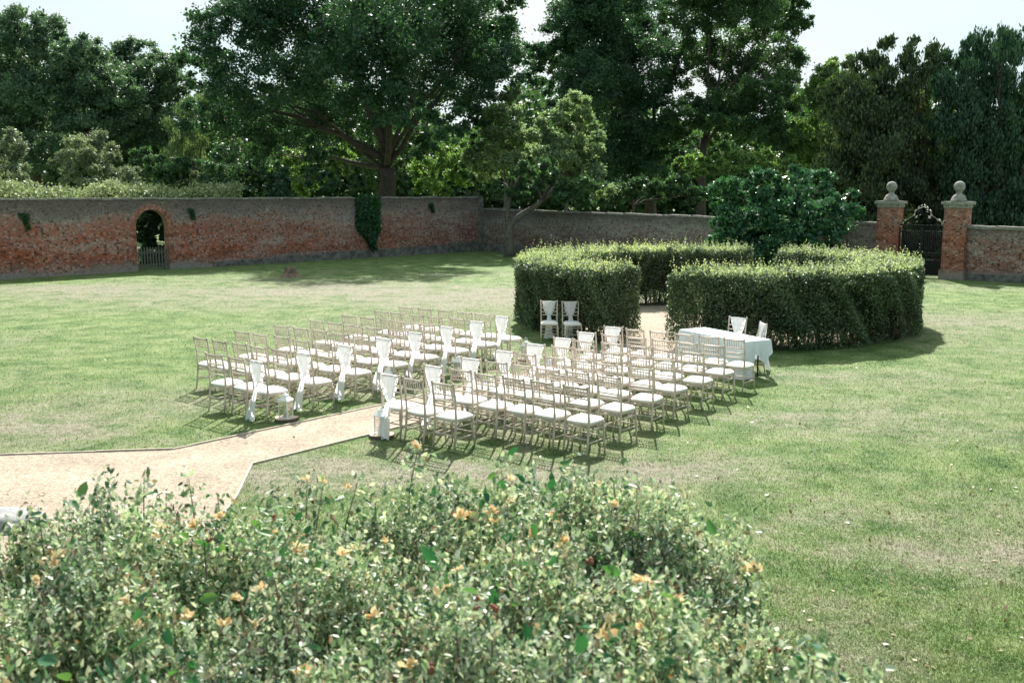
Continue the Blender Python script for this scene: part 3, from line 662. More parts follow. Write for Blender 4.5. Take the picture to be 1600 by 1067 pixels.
# ivy pad on the wall, weeds in the joints
def on_wall(px, py):
    # point of the left wall's face behind a photo point
    r0 = far(px, py, 10); d = Vector((r0.x, r0.y)); s = d.x/d.y
    t = (A_.x-s*A_.y)/(s*u_.y-u_.x); q = Vector((A_.x+u_.x*t, A_.y+u_.y*t)); p = far(px, py, q.y); return t, p.z
P = []
for k in range(9000):
    v = random.random(); y = 306+v*84
    hw = 17 if v < .6 else 17*max(0, 1-(v-.6)/.3)**1.1+1.2
    cx = 573 + (0 if v < .5 else (v-.5)*16)+random.gauss(0, .6)
    t, z = on_wall(cx+random.uniform(-hw, hw)+random.gauss(0, .8), y); p = pt_(t, abs(random.gauss(.05, .12)), z); P.append(p)
V, Fc = leaf_arrays(np.array(P), .12, .8, 0, outn=np.tile([n_.x, n_.y, 0], (len(P), 1)), outw=1.5)
o = np_obj('ivy', V, Fc, M['ivy']); tag(o, 'clipped wedge of dark green ivy on the left brick wall', 'ivy')
for (px, py, s, lb) in [(36, 340, 11, 'dark tuft of weeds in the wall at the far left'), (297, 331, 7, 'dark tuft of weeds in the wall right of the arch'), (672, 322, 6, 'dark weed tuft high on the wall right of the ivy')]:
    P = []
    for k in range(420):
        v = random.random()**1.3; q_ = s*(.75-.55*v)
        t, z = on_wall(px+v*s*.7+random.uniform(-q_, q_)*(1-.2*random.random()), py-s*.5+v*s*2.2); P.append(pt_(t, abs(random.gauss(.02, .05)), z))
    V, Fc = leaf_arrays(np.array(P), .1, .4, 0); o = np_obj('wall_weed', V, Fc, M['ivy']); tag(o, lb, 'weed', 'weed tufts growing in the left wall')
# ground shrub behind the arch keeps it dark
plant('dark_shrub', 'dark leafy bush filling the arched doorway from behind', 'bush', 47.8, 240, [(228, 345, 16), (250, 345, 16), (240, 370, 20), (240, 395, 18), (225, 400, 14), (255, 405, 14), (240, 325, 18), (222, 370, 14), (262, 370, 14), (262, 340, 14), (218, 330, 14)], 42000, .14, 'oak', r0=.06, depth=.3)

# ------------------------------------------------------------------ gate piers with stone balls, iron gates
def pier(P, label):
    dv = (PR-PL).normalized(); a = math.atan2(dv.y, dv.x)
    o = empty('gate_pier', (P.x, P.y, 0), a)
    hw, hd = .43, .30
    V = []; Fc = []; UV = []
    def ring(x, y, z0, z1):
        cs = [(-x, -y), (x, -y), (x, y), (-x, y)]; acc = 0
        for i in range(4):
            a0, a1 = cs[i], cs[(i+1) % 4]; l = math.dist(a0, a1); b = len(V)
            V.extend([(*a0, z0), (*a1, z0), (*a1, z1), (*a0, z1)]); UV.extend([(acc, z0), (acc+l, z0), (acc+l, z1), (acc, z1)]); Fc.append((b, b+1, b+2, b+3)); acc += l
        b = len(V); V.extend([(c[0], c[1], z1) for c in cs]); UV.extend([(0, 0)]*4); Fc.append((b, b+1, b+2, b+3))
    ring(hw+.06, hd+.06, -.1, .38); ring(hw, hd, .38, 2.98)
    np_obj('brick_shaft', V, Fc, M['pier'], o, uv=UV)
    mb = MB(); mb.box(-hw-.03, hw+.03, -hd-.03, hd+.03, 2.85, 2.98)
    mb.box(-hw-.1, hw+.1, -hd-.1, hd+.1, 2.982, 3.1); mb.build('stone_cap', M['stone'], o)
    mb = MB(); mb.lathe([(.30, 3.102), (.31, 3.16), (.27, 3.2), (.26, 3.26), (.2, 3.34), (.12, 3.4), (.1, 3.46), (.15, 3.5)], n=24)
    mb.lathe([(.215*math.sin(PI*k/14)+.002, 3.69-.215*math.cos(PI*k/14)) for k in range(15)], n=24)
    mb.build('ball_finial', M['stone'], o)
    tag(o, label, 'gate pier', 'brick gate piers')
pier(PL, 'left brick gate pier with a stone ball, next to the laurel'); pier(PR, 'right brick gate pier with a stone ball, next to the rosy wall')
dv = (PR-PL).normalized(); a = math.atan2(dv.y, dv.x); gw = (PR-PL).length/2-.43-.01
mid = (PL+PR)/2
gt = empty('iron_gate', (mid.x, mid.y, 0), a)
for s in (-1, 1):
    mb = MB()
    x0, x1 = sorted((s*.015, s*gw))
    for k in range(12):
        x = x0+.03+(x1-x0-.06)*k/11; mb.tube([(x, 0, .08), (x, 0, 1.95)], .014, 6); mb.tube([(x, 0, 1.95), (x, 0, 2.06)], [.022, .002], 6)
    for z in (.12, .7, 1.0, 1.85): mb.box(x0, x1, -.015, .015, z-.02, z+.02)
    mb.box(x0, x0+.035, -.02, .02, .06, 2.0); mb.box(x1-.035, x1, -.02, .02, .06, 2.0)
    for k in range(4):
        cxx = x0+(x1-x0)*(k+.5)/4; mb.tube([(cxx+.1*math.cos(t), 0, .85+.12*math.sin(t)) for t in np.linspace(0, 2*PI, 13)], .01, 5, cap=False)
    mb.box(x0+.04, x1-.04, -.004, .004, .14, .68)
    mb.build('gate_leaf', M['iron'], gt)
mb = MB(); mb.box(-gw, gw, -.02, .02, 2.1, 2.14)
def scroll(mb, cx, cz, r, s, tr=.014):
    mb.tube([(cx+s*r*(1-t/14)*math.cos(t*.9), 0, cz+r*(1-t/14)*math.sin(t*.9)) for t in range(12)], tr, 5)
for s in (-1, 1):
    for cx, cz, r in ((.28, 2.35, .17), (.62, 2.27, .13), (.16, 2.62, .15), (.82, 2.22, .09)): scroll(mb, s*cx, cz, r, s)
    mb.tube([(s*gw, 0, 2.12), (s*.7, 0, 2.3), (s*.4, 0, 2.5), (s*.3, 0, 2.75), (0, 0, 2.88)], .016, 6)
mb.build('overthrow', M['iron'], gt)
mb = MB()
mb.tube([(-gw+.02, -.03, 2.16), (-.7, -.03, 2.3), (-.38, -.03, 2.52), (-.28, -.03, 2.74), (0, -.03, 2.87), (.28, -.03, 2.74), (.38, -.03, 2.52), (.7, -.03, 2.3), (gw-.02, -.03, 2.16)], .008, 5)
for s in (-1, 1):
    for cx, cz in ((.33, 2.55), (.3, 2.7), (.17, 2.84), (.05, 2.92), (.7, 2.32), (.88, 2.28), (.24, 2.45), (.78, 2.2)):
        mb.tube([(s*cx, -.03, cz-.05), (s*cx+s*.03, -.05, cz), (s*(cx-.02), -.03, cz+.06)], [.012, .035, .006], 6)
mb.build('gilt_leaf_work', M['gilt'], gt)
tag(gt, 'black wrought iron double gate with scrolled crest between the piers', 'gate')

# ------------------------------------------------------------------ ring hedge in two arcs
G0, GD = Vector((3.28, 23.2)), Vector((.56, .83)).normalized()
B0, BD = Vector((8.45, 32.0)), Vector((.52, .85)).normalized()
def in_gap(x, y, pad=0.0):
    dx, dy = x-G0.x, y-G0.y; f = np.abs(dx*GD.y-dy*GD.x) < .68+pad
    f &= (x-HC.x)*GD.x+(y-HC.y)*GD.y < 0
    dx, dy = x-B0.x, y-B0.y; b = np.abs(dx*BD.y-dy*BD.x) < .62+pad
    b &= (x-HC.x)*BD.x+(y-HC.y)*BD.y > 0
    return f | b
def right_side(x, y): return ((x-G0.x)*GD.y-(y-G0.y)*GD.x) > 0
def hedge(side, label):
    root = empty('hedge_arc', (HC.x, HC.y, 0)); HT = 1.72
    n = 380000
    th = RNG.uniform(0, 2*PI, n); k = RNG.random(n)
    rad = np.empty(n); z = np.empty(n); ox = np.zeros((n, 3))
    wob = lambda t, zz: .08*np.sin(t*9+zz*2)+.06*np.sin(t*23+1+zz*3)+.06*np.sin(t*41+zz*5)
    outer = k < .42; inner = (k >= .42) & (k < .66); top = k >= .66
    dpt = np.abs(RNG.normal(0, .1, n))
    u = RNG.random(n)
    z[outer | inner] = (.04+(HT-.04)*u**.9)[outer | inner]
    # bottoms are thin: twigs show there
    rad[outer] = (RO-dpt+wob(th, z))[outer]; rad[inner] = (RI+dpt+wob(th, z))[inner]
    rr = np.sqrt(RI**2+(RO**2-RI**2)*RNG.random(n)); rad[top] = rr[top]
    ht = HT+.05*np.sin(th*13)+.05*np.sin(th*31+rad*3)+.03*np.sin(th*57-rad*5)
    z[top] = (ht-dpt*.9)[top]
    # rounded shoulders
    e = np.minimum(RO-rad, rad-RI); sh = np.clip(1-e/.3, 0, 1)**2*.16; z[top] -= sh[top]
    sh2 = np.clip((z-(HT-.3))/.3, 0, 1)**2*.14
    rad[outer] -= sh2[outer]; rad[inner] += sh2[inner]
    low = outer & (z < .35) & (RNG.random(n) < (.35-z)*1.8+.1)
    patch = (np.sin(th*7.3)+np.sin(th*17.1+2) > .95) & (z < .8) & outer & (RNG.random(n) < .8)
    x = HC.x+rad*np.cos(th); y = HC.y+rad*np.sin(th)
    ox[:, 0] = np.where(outer, np.cos(th), np.where(inner, -np.cos(th), 0)); ox[:, 1] = np.where(outer, np.sin(th), np.where(inner, -np.sin(th), 0)); ox[:, 2] = top
    # end faces at the gaps
    m2 = 26000; t2 = RNG.random(m2); s_ = RNG.choice([-1, 1], m2); fb = RNG.random(m2) < .5; rl = RNG.uniform(RI+.05, RO-.05, m2)
    ex = np.zeros(m2); ey = np.zeros(m2); enx = np.zeros(m2); eny = np.zeros(m2)
    for (P0, D0, hw, msk, sg) in ((G0, GD, .68, fb, -1), (B0, BD, .62, ~fb, 1)):
        nx_, ny_ = D0.y, -D0.x
        cxr = P0.x-HC.x; cyr = P0.y-HC.y; off = cxr*nx_+cyr*ny_+s_*(hw+np.abs(RNG.normal(0, .09, m2)))
        al = sg*np.sqrt(np.maximum(rl**2-off**2, 0))
        px_ = HC.x+nx_*off+D0.x*al; py_ = HC.y+ny_*off+D0.y*al
        ex[msk] = px_[msk]; ey[msk] = py_[msk]; enx[msk] = (-nx_*s_)[msk]; eny[msk] = (-ny_*s_)[msk]
    ez = .1+(HT-.12)*t2**.85
    keep = ~(low | patch) & ~in_gap(x, y)
    X = np.concatenate([x[keep], ex]); Y = np.concatenate([y[keep], ey]); Z = np.concatenate([z[keep], ez])
    O = np.concatenate([ox[keep], np.stack([enx, eny, np.zeros(m2)], 1)])
    s = right_side(X, Y) == side
    P = np.stack([X, Y, Z], 1)[s]-np.array([HC.x, HC.y, 0]); O = O[s]
    V, Fc = leaf_arrays(P, .052, .62, .2, outn=O, outw=.8)
    np_obj('foliage', V, Fc, M['hedge'], root)
    # shoots standing up out of the clipped top
    ns = 4200; th = RNG.uniform(0, 2*PI, ns); rd = np.sqrt(RI**2+(RO**2-RI**2)*RNG.random(ns)); x = HC.x+rd*np.cos(th); y = HC.y+rd*np.sin(th)
    kk = (~in_gap(x, y)) & (right_side(x, y) == side); x = x[kk]-HC.x; y = y[kk]-HC.y; ns = len(x)
    Ls = RNG.gamma(2.0, .055, ns)+.06; d = unit(ns)*.35; d[:, 2] = 1
    P = []; A = []; mb = MB()
    for i in range(ns):
        for j in range(9):
            t = (j+.5)/9; P.append((x[i]+d[i, 0]*Ls[i]*t, y[i]+d[i, 1]*Ls[i]*t, HT-.04+Ls[i]*t))
    P = np.array(P)+RNG.normal(0, .006, (len(P), 3))
    V, Fc = leaf_arrays(P, .045, .5, .3); np_obj('shoots', V, Fc, M['shoot'], root)
    # stems inside
    mb = MB()
    for i in range(520):
        t = random.uniform(0, 2*PI); r = random.uniform(RI+.12, RO-.12); xx, yy = HC.x+r*math.cos(t), HC.y+r*math.sin(t)
        if in_gap(np.array([xx]), np.array([yy]), .08)[0] or bool(right_side(xx, yy)) != side: continue
        p0 = Vector((xx-HC.x, yy-HC.y, -.03))
        for _ in range(3):
            e = p0+Vector((random.gauss(0, .16), random.gauss(0, .16), random.uniform(.7, 1.1)))
            mb.tube([p0, p0.lerp(e, .5)+Vector((random.gauss(0, .04), random.gauss(0, .04), 0)), e], [.014, .010, .005], 4)
    mb.build('stems', M['twig'], root)
    # added solid core, from knee height up: blocks see-through, coloured dark as inner shade
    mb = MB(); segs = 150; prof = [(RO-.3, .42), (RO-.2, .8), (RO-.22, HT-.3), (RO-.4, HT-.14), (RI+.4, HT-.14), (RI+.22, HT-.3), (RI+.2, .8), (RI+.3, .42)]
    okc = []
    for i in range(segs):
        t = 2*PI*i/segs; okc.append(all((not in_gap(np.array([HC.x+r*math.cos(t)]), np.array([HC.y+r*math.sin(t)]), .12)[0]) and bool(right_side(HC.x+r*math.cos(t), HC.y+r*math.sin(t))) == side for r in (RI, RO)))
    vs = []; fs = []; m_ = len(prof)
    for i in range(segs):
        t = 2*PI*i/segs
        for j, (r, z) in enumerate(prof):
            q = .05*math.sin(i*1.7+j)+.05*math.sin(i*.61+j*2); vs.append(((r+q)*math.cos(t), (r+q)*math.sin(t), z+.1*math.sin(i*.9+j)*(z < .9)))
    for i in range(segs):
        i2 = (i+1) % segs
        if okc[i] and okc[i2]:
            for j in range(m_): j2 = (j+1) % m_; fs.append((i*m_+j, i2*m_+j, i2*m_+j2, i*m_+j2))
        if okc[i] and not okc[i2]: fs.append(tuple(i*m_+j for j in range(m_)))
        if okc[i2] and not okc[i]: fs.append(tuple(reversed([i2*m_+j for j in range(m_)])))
    mb.add(vs, fs); mb.build('dark_core', M['core'], root)
    tag(root, label, 'hedge', 'curved hedges of the circle')
hedge(False, 'left curved privet hedge of the circle, with two sashed chairs before it')
hedge(True, 'right curved privet hedge of the circle, behind the white table')

# ------------------------------------------------------------------ chairs
def make_chair():
    root = empty('banquet_chair'); T = lambda p, r, n=7: (lambda mb: (mb.tube(p, r, n), mb)[1])(MB())
    for s in (-1, 1):
        mb = MB(); mb.tube([(s*.188, -.25, 0), (s*.186, -.218, .2), (s*.184, -.198, .45), (s*.187, -.215, .7), (s*.19, -.25, .915)], [.012, .0155, .0165, .015, .014], 8)
        mb.lathe([(.013, .9), (.019, .91), (.019, .925), (.008, .935)], (s*.19, -.252, 0), 8)
        mb.build('back_post', M['limewash'], root)
        mb = MB(); mb.tube([(s*.2, .178, 0), (s*.192, .165, .22), (s*.182, .152, .41)], [.011, .0155, .017], 8)
        for z in (.14, .33): mb.lathe([(.014, z-.012), (.0195, z), (.014, z+.012)], (s*.196, .17, 0), 8)
        mb.build('front_leg', M['limewash'], root)
    mb = MB()
    rail = lambda z, y, r: mb.tube([(-.187, y, z), (-.1, y-.008, z+.004), (0, y-.011, z+.006), (.1, y-.008, z+.004), (.187, y, z)], r, 7)
    rail(.897, -.245, .0145); rail(.757, -.225, .011); rail(.668, -.213, .011); rail(.592, -.206, .011)
    for k in range(7):
        x = -.132+k*.044; mb.tube([(x, -.233, .762), (x, -.254, .897)], [.0065, .0065], 6)
    mb.build('backrest', M['limewash'], root)
    mb = MB()
    for s in (-1, 1):
        mb.tube([(s*.187, -.205, .33), (s*.188, .16, .33)], .0095, 6); mb.tube([(s*.187, -.225, .17), (s*.194, .17, .17)], .0095, 6)
    mb.tube([(-.186, .158, .35), (.186, .158, .35)], .0095, 6); mb.tube([(-.193, .168, .2), (.193, .168, .2)], .0095, 6)
    mb.tube([(-.187, -.205, .37), (.187, -.205, .37)], .0095, 6); mb.tube([(-.187, -.222, .22), (.187, -.222, .22)], .0095, 6)
    mb.build('stretchers', M['limewash'], root)
    def slab(mb, z0, z1, ins, puff):
        n = 10; G = []
        def out(u, v):  # rounded trapezoid
            hx = (.182+.016*(v+1)/2*1.0)-ins+.004; hy = .19-ins
            return Vector((u*hx, v*hy-.018))
        rows = []
        for j in range(n+1):
            v = -1+2*j/n; row = []
            for i in range(n+1):
                u = -1+2*i/n
                uu = u*math.sqrt(1-.16*v*v); vv = v*math.sqrt(1-.16*u*u)
                e = max(abs(u), abs(v)); q = out(uu, vv)
                row.append((q.x, q.y, z1+puff*(1-e**4)-(.012 if e > .99 else 0)*(puff > 0)))
            rows.append(row)
        mb.grid(rows)
        per = [(i, 0) for i in range(n)]+[(n, j) for j in range(n)]+[(n-i, n) for i in range(n)]+[(0, n-j) for j in range(n)]
        tp = [rows[j][i] for i, j in per]; vs = [(p[0], p[1], p[2]) for p in tp]+[(p[0], p[1], z0) for p in tp]; m_ = len(tp)
        mb.add(vs, [(k, m_+k, m_+(k+1) % m_, (k+1) % m_) for k in range(m_)]+[tuple(m_+k for k in range(m_))], False)
    mb = MB(); slab(mb, .392, .42, 0, 0); mb.build('seat_frame', M['limewash'], root)
    mb = MB(); slab(mb, .422, .452, -.004, .034); mb.build('seat_pad', M['pad'], root)
    return root
proto = make_chair()
def sash_mesh(seed, swing):
    rs = random.Random(seed); mb = MB(); ph = rs.uniform(0, 6); C_ = 15
    def layer(st):
        G = []
        n = 26
        for i in range(n+1):
            t = i/n*(len(st)-1); k = min(int(t), len(st)-2); f = t-k; a, b = st[k], st[k+1]; f2 = f*f*(3-2*f)
            y = a[0]+(b[0]-a[0])*f; z = a[1]+(b[1]-a[1])*f; w_ = a[2]+(b[2]-a[2])*f2; xo = a[3]+(b[3]-a[3])*f; am = a[4]+(b[4]-a[4])*f
            row = []
            for j in range(C_):
                u = -1+2*j/(C_-1); row.append((xo+u*w_, y+am*math.sin(u*7+ph)+am*.5*math.sin(u*15+ph*2+i*.1), z+(.012*math.sin(u*5+ph) if i == n else 0)))
            G.append(row)
        mb.grid(G)
    # front side: over the rail and down to the gather; back side: down to the gather and on to the grass
    layer([(-.262, .915, .15, 0, .002), (-.235, .918, .152, 0, .002), (-.222, .89, .145, 0, .004), (-.196, .72, .085, 0, .006), (-.182, .6, .03, 0, .006), (-.178, .545, .045, 0, .006), (-.172, .485, .06, 0, .006)])
    s = swing
    layer([(-.262, .915, .15, 0, .002), (-.278, .88, .15, 0, .006), (-.275, .76, .135, s*.05, .011), (-.265, .64, .095, s*.1, .013), (-.262, .55, .04, s*.2, .01), (-.268, .51, .032, s*.25, .008), (-.29, .44, .05, s*.4, .014), (-.33, .24, .082, s*.8, .018), (-.37, .025, .115, s, .022)])
    return mb
sash_protos = []
BLK = {'left': ('left block', [(-3.774, 15.05)], (.5336, .7965), (-.4346, .3364), 8), 'right': ('right block', [(-1.55, 13.947)], (.519, .716), (.4073, -.3131), 8)}
ORD = ['first', 'second', 'third', 'fourth', 'fifth', 'sixth', 'seventh', 'eighth']
ROWW = ['in the row nearest the camera']+['in the %s row from the camera' % w for w in ORD[1:]]
first = [True]
def put_chair(x, y, ang, label, group):
    o = proto if first[0] else copy_tree(proto); first[0] = False; o.scale = (1.03, 1.03, 1.035)
    o.location = (x, y, 0); o.rotation_euler = (0, 0, ang); tag(o, label, 'chair', group); return o
def put_sash(x, y, ang, label, seed, swing):
    mb = sash_mesh(seed, swing); o = mb.build('chair_sash', M['sash']); o.location = (x, y, 0); o.rotation_euler = (0, 0, ang); o.scale = (1.03, 1.03, 1.035)
    tag(o, label, 'sash', 'white sashes over chair backs'); return o
FACE = math.radians(-37.6)     # chairs look away from the camera, to the right
rot = lambda a, x, y: (x*math.cos(a)-y*math.sin(a), x*math.sin(a)+y*math.cos(a))
lx, ly = rot(FACE, .19, -.25)
for side in ('left', 'right'):
    nm, st, (ax, ay), (rx, ry), nr = BLK[side]
    for r in range(8):
        bx, by = st[0][0]+ax*r-(.07 if side == 'right' and r == 0 else 0), st[0][1]+ay*r
        for k in range(3 if r == 0 else 6):
            jx, jy = random.gauss(0, .018), random.gauss(0, .018); a = FACE+random.gauss(0, .045)
            px, py = bx+rx*k-lx+jx, by+ry*k-ly+jy
            grp = 'chairs of the %s block' % side
            if k == 0:
                put_chair(px, py, a, 'limewashed aisle chair under a white sash, %s block, %s' % (side, ROWW[r]), grp)
                put_sash(px, py, a, 'white sash on the aisle chair, %s block, %s' % (side, ROWW[r]), r*7+(side == 'left'), random.uniform(-.1, .0))
            else:
                put_chair(px, py, a, 'limewashed chair, %s block, %s from the aisle, %s' % (side, ORD[k], ROWW[r]), grp)
# two chairs before the hedge, facing the camera
def facing_chair(lt, rt, label, slabel, seed, swing=0.0):
    """lt, rt: photo points of the post tops as seen (left, right)"""
    L_ = ground(*lt, .92); R_ = ground(*rt, .92); m_ = (L_+R_)/2; d = (L_-R_); a = math.atan2(d.y, d.x)
    ox, oy = rot(a, 0, -.25); x, y = m_.x-ox, m_.y-oy
    put_chair(x, y, a, label, 'sashed chairs near the hedge'); put_sash(x, y, a, slabel, seed, swing)
facing_chair((845, 472), (871, 472), 'left one of the two sashed chairs facing out before the left hedge', 'white sash on the left chair before the left hedge', 50)
facing_chair((878, 473), (904, 472.6), 'right one of the two sashed chairs facing out before the left hedge', 'white sash on the right chair before the left hedge', 51)
facing_chair((1141.5, 497), (1164.5, 499), 'sashed chair behind the table, nearer the middle of the hedge', 'white sash on the chair behind the middle of the table', 52)
facing_chair((1184.5, 504), (1200, 510.5), 'sashed chair at the right end of the white table', 'white sash on the chair at the right end of the table', 53)

# ------------------------------------------------------------------ table
ta, tb = ground(1062, 514, .76), ground(1163, 533.5, .76); dl = (tb-ta); Lt = dl.length; an = math.atan2(dl.y, dl.x)
Wt = .66
tbl = empty('trestle_table', (ta.x, ta.y, 0), an)      # local x along the front edge, y away from the guests
mb = MB(); mb.box(.02, Lt-.02, .02, Wt-.02, .715, .745); mb.build('table_top', M['greywood'], tbl)
for x in (.22, Lt-.22):
    for y in (.1, Wt-.1):
        mb = MB(); mb.tube([(x, y, 0), (x, y, .715)], .014, 8); mb.build('leg', M['iron'], tbl)
tag(tbl, 'folding trestle table hidden under the white cloth', 'table')
mb = MB(); zt = .752
def hem_end(s):   # right end: floor length near the front, lifted open further back
    pts = [(0, .03), (.34, .03), (.38, .50), (.52, .46), (.8, .27), (.92, .42), (1, .5)]
    for (a0, z0), (a1, z1) in zip(pts[:-1], pts[1:]):
        if s <= a1: return z0+(z1-z0)*(s-a0)/(a1-a0)
    return .5
per = []
nf = 46
for i in range(nf): per.append((Lt*i/nf, 0, 0, -1, .035, .016))
ne = 30
for i in range(ne): per.append((Lt, Wt*i/ne, 1, 0, hem_end(i/ne), .014))
for i in range(nf): per.append((Lt-Lt*i/nf, Wt, 0, 1, .3 if i > 3 else .5-.05*i, .016))
for i in range(ne): per.append((0, Wt-Wt*i/ne, -1, 0, .035, .014))
m_ = len(per); rows = 12; vs = []; fs = []
for j in range(rows+1):
    t = j/rows
    for i, (x, y, nx_, ny_, hb, am) in enumerate(per):
        z = zt-(zt-hb)*t; o_ = 1.7*am*t*(math.sin(i*.75)+.6*math.sin(i*1.9+1))+.012*(t > 0)+.03*t
        vs.append((x+nx_*o_, y+ny_*o_, z+(.006*math.sin(i*.9) if j == rows else 0)))
for j in range(rows):
    for i in range(m_): i2 = (i+1) % m_; fs.append((j*m_+i, (j+1)*m_+i, (j+1)*m_+i2, j*m_+i2))
mb.add(vs, fs, True); mb.add([(x, y, zt) for (x, y, *_r) in per], [tuple(range(m_))])
o = mb.build('tablecloth', M['cloth']); o.location = tbl.location; o.rotation_euler = tbl.rotation_euler
tag(o, 'long pale blue white cloth over the table by the right hedge', 'tablecloth')

# ------------------------------------------------------------------ lanterns on log slices
def make_lantern():
    root = empty('lantern')
    mb = MB(); mb.box(-.085, .085, -.085, .085, 0, .018); mb.build('base', M['white_metal'], root)
    for sx in (-1, 1):
        for sy in (-1, 1):
            mb = MB(); mb.box(sx*.076-.006, sx*.076+.006, sy*.076-.006, sy*.076+.006, .018, .27); mb.build('frame_post', M['white_metal'], root)
    mb = MB()
    for a in range(4):
        Mx = Matrix.Rotation(a*PI/2, 4, 'Z'); mb.box(-.069, .069, -.0785, -.0765, .02, .268, Mx)
    mb.build('glass_panes', M['glass'], root)
    mb = MB(); mb.box(-.09, .09, -.09, .09, .27, .282)
    r = [(.098, .283), (.04, .345), (.04, .365), (.028, .372), (.012, .39)]
    vs = []; fs = []
    for (q, z) in r: vs += [(-q, -q, z), (q, -q, z), (q, q, z), (-q, q, z)]
    for i in range(len(r)-1):
        for k in range(4): fs.append((i*4+k, i*4+(k+1) % 4, i*4+4+(k+1) % 4, i*4+4+k))
    fs.append((16, 17, 18, 19)); fs.append((3, 2, 1, 0)); mb.add(vs, fs); mb.build('roof', M['white_metal'], root)
    mb = MB(); mb.tube([(.032*math.cos(t), 0, .415+.032*math.sin(t)) for t in np.linspace(0, 2*PI, 15)], .0035, 5, cap=False); mb.build('handle', M['white_metal'], root)
    mb = MB(); mb.lathe([(.034, .019), (.034, .15), (.03, .156), (.004, .152)], n=14); mb.build('candle', M['wax'], root)
    return root
lan = make_lantern()
sl = empty('log_slice')
mb = MB(); rim = [.185*(1+.05*math.sin(3*t+1)+.03*math.sin(5*t)) for t in np.linspace(0, 2*PI, 28, endpoint=False)]
vs = []; fs = []
for z, f in ((0, 1), (.03, 1.02), (.045, .99)):
    for i, r_ in enumerate(rim): t = 2*PI*i/28; vs.append((r_*f*math.cos(t), r_*f*math.sin(t), z))
for j in range(2):
    for i in range(28): i2 = (i+1) % 28; fs.append((j*28+i, j*28+i2, j*28+28+i2, j*28+28+i))
mb.add(vs, fs, True); mb.build('bark_rim', M['slice_bark'], sl)
mb = MB(); mb.add([(v[0]*.985, v[1]*.985, .047) for v in vs[56:]], [tuple(range(28))]); mb.build('cut_face', M['slice_top'], sl)
LAN = [((447, 657), 'nearest the camera on the left of the aisle'), ((597, 683), 'nearest the camera on the right of the aisle'), ((609, 611), 'on the left of the aisle, second from the camera'),
       ((717, 591), 'on the left of the aisle, third from the camera'), ((765, 630), 'on the right of the aisle, second from the camera'), ((822, 564), 'at the far left end of the aisle'), ((861, 596), 'on the right of the aisle, third from the camera')]
for i, (pp, wh) in enumerate(LAN):
    q = ground(*pp)
    a = lan if i == 0 else copy_tree(lan); a.location = (q.x, q.y, .0475); a.rotation_euler = (0, 0, FACE+random.uniform(-.3, .3)); tag(a, 'white candle lantern '+wh, 'lantern', 'lanterns along the aisle')
    b = sl if i == 0 else copy_tree(sl); b.location = (q.x, q.y, .006); b.rotation_euler = (0, 0, i*1.3); tag(b, 'log slice under the lantern '+wh, 'wood slice', 'log slices under the lanterns')

# ------------------------------------------------------------------ tree stump, stone by the path
q = ground(453, 433); rs = random.Random(3); mb = MB(); prof = []
vs = []; fs = []; n = 22
for j, (r, z) in enumerate([(.5, -.03), (.36, .05), (.27, .15), (.22, .27), (.19, .36), (.07, .33)]):
    for i in range(n):
        t = 2*PI*i/n; rr = r*(1+.22*math.sin(3*t+1)*(1-z)+.12*math.sin(7*t)+rs.uniform(-.06, .06)); vs.append((rr*math.cos(t), rr*math.sin(t), z+(.07*math.sin(2*t)+rs.uniform(-.03, .03))*(j >= 3)))
for j in range(5):
    for i in range(n): i2 = (i+1) % n; fs.append((j*n+i, j*n+i2, (j+1)*n+i2, (j+1)*n+i))
fs.append(tuple(5*n+i for i in range(n))); mb.add(vs, fs)
o = mb.build('tree_stump', M['stump']); o.location = q; tag(o, 'small rotten tree stump on the lawn before the left wall', 'stump')
q = ground(-2, 822); mb = MB(); vs = []; fs = []; n = 26; rs = random.Random(5)
for j, (r, z) in enumerate([(.52, -.05), (.56, .08), (.52, .2), (.40, .27), (.2, .295)]):
    for i in range(n):
        t = 2*PI*i/n; rr = r*(1+.08*math.sin(2*t+.5)+.05*math.sin(5*t)+rs.uniform(-.02, .02)); vs.append((rr*.85*math.cos(t), rr*.5*math.sin(t), z*.55+rs.uniform(-.01, .01)))
for j in range(4):
    for i in range(n): i2 = (i+1) % n; fs.append((j*n+i, j*n+i2, (j+1)*n+i2, (j+1)*n+i))
fs.append(tuple(4*n+i for i in range(n))); mb.add(vs, fs, True)
M['palestone'] = plain('pale_stone', (.3, .3, .3), .9, .35, 9, bump=.6)
o = mb.build('grey_stone', M['palestone']); o.location = (q.x, q.y, 0); tag(o, 'low pale grey stone beside the gravel at the left edge', 'stone')

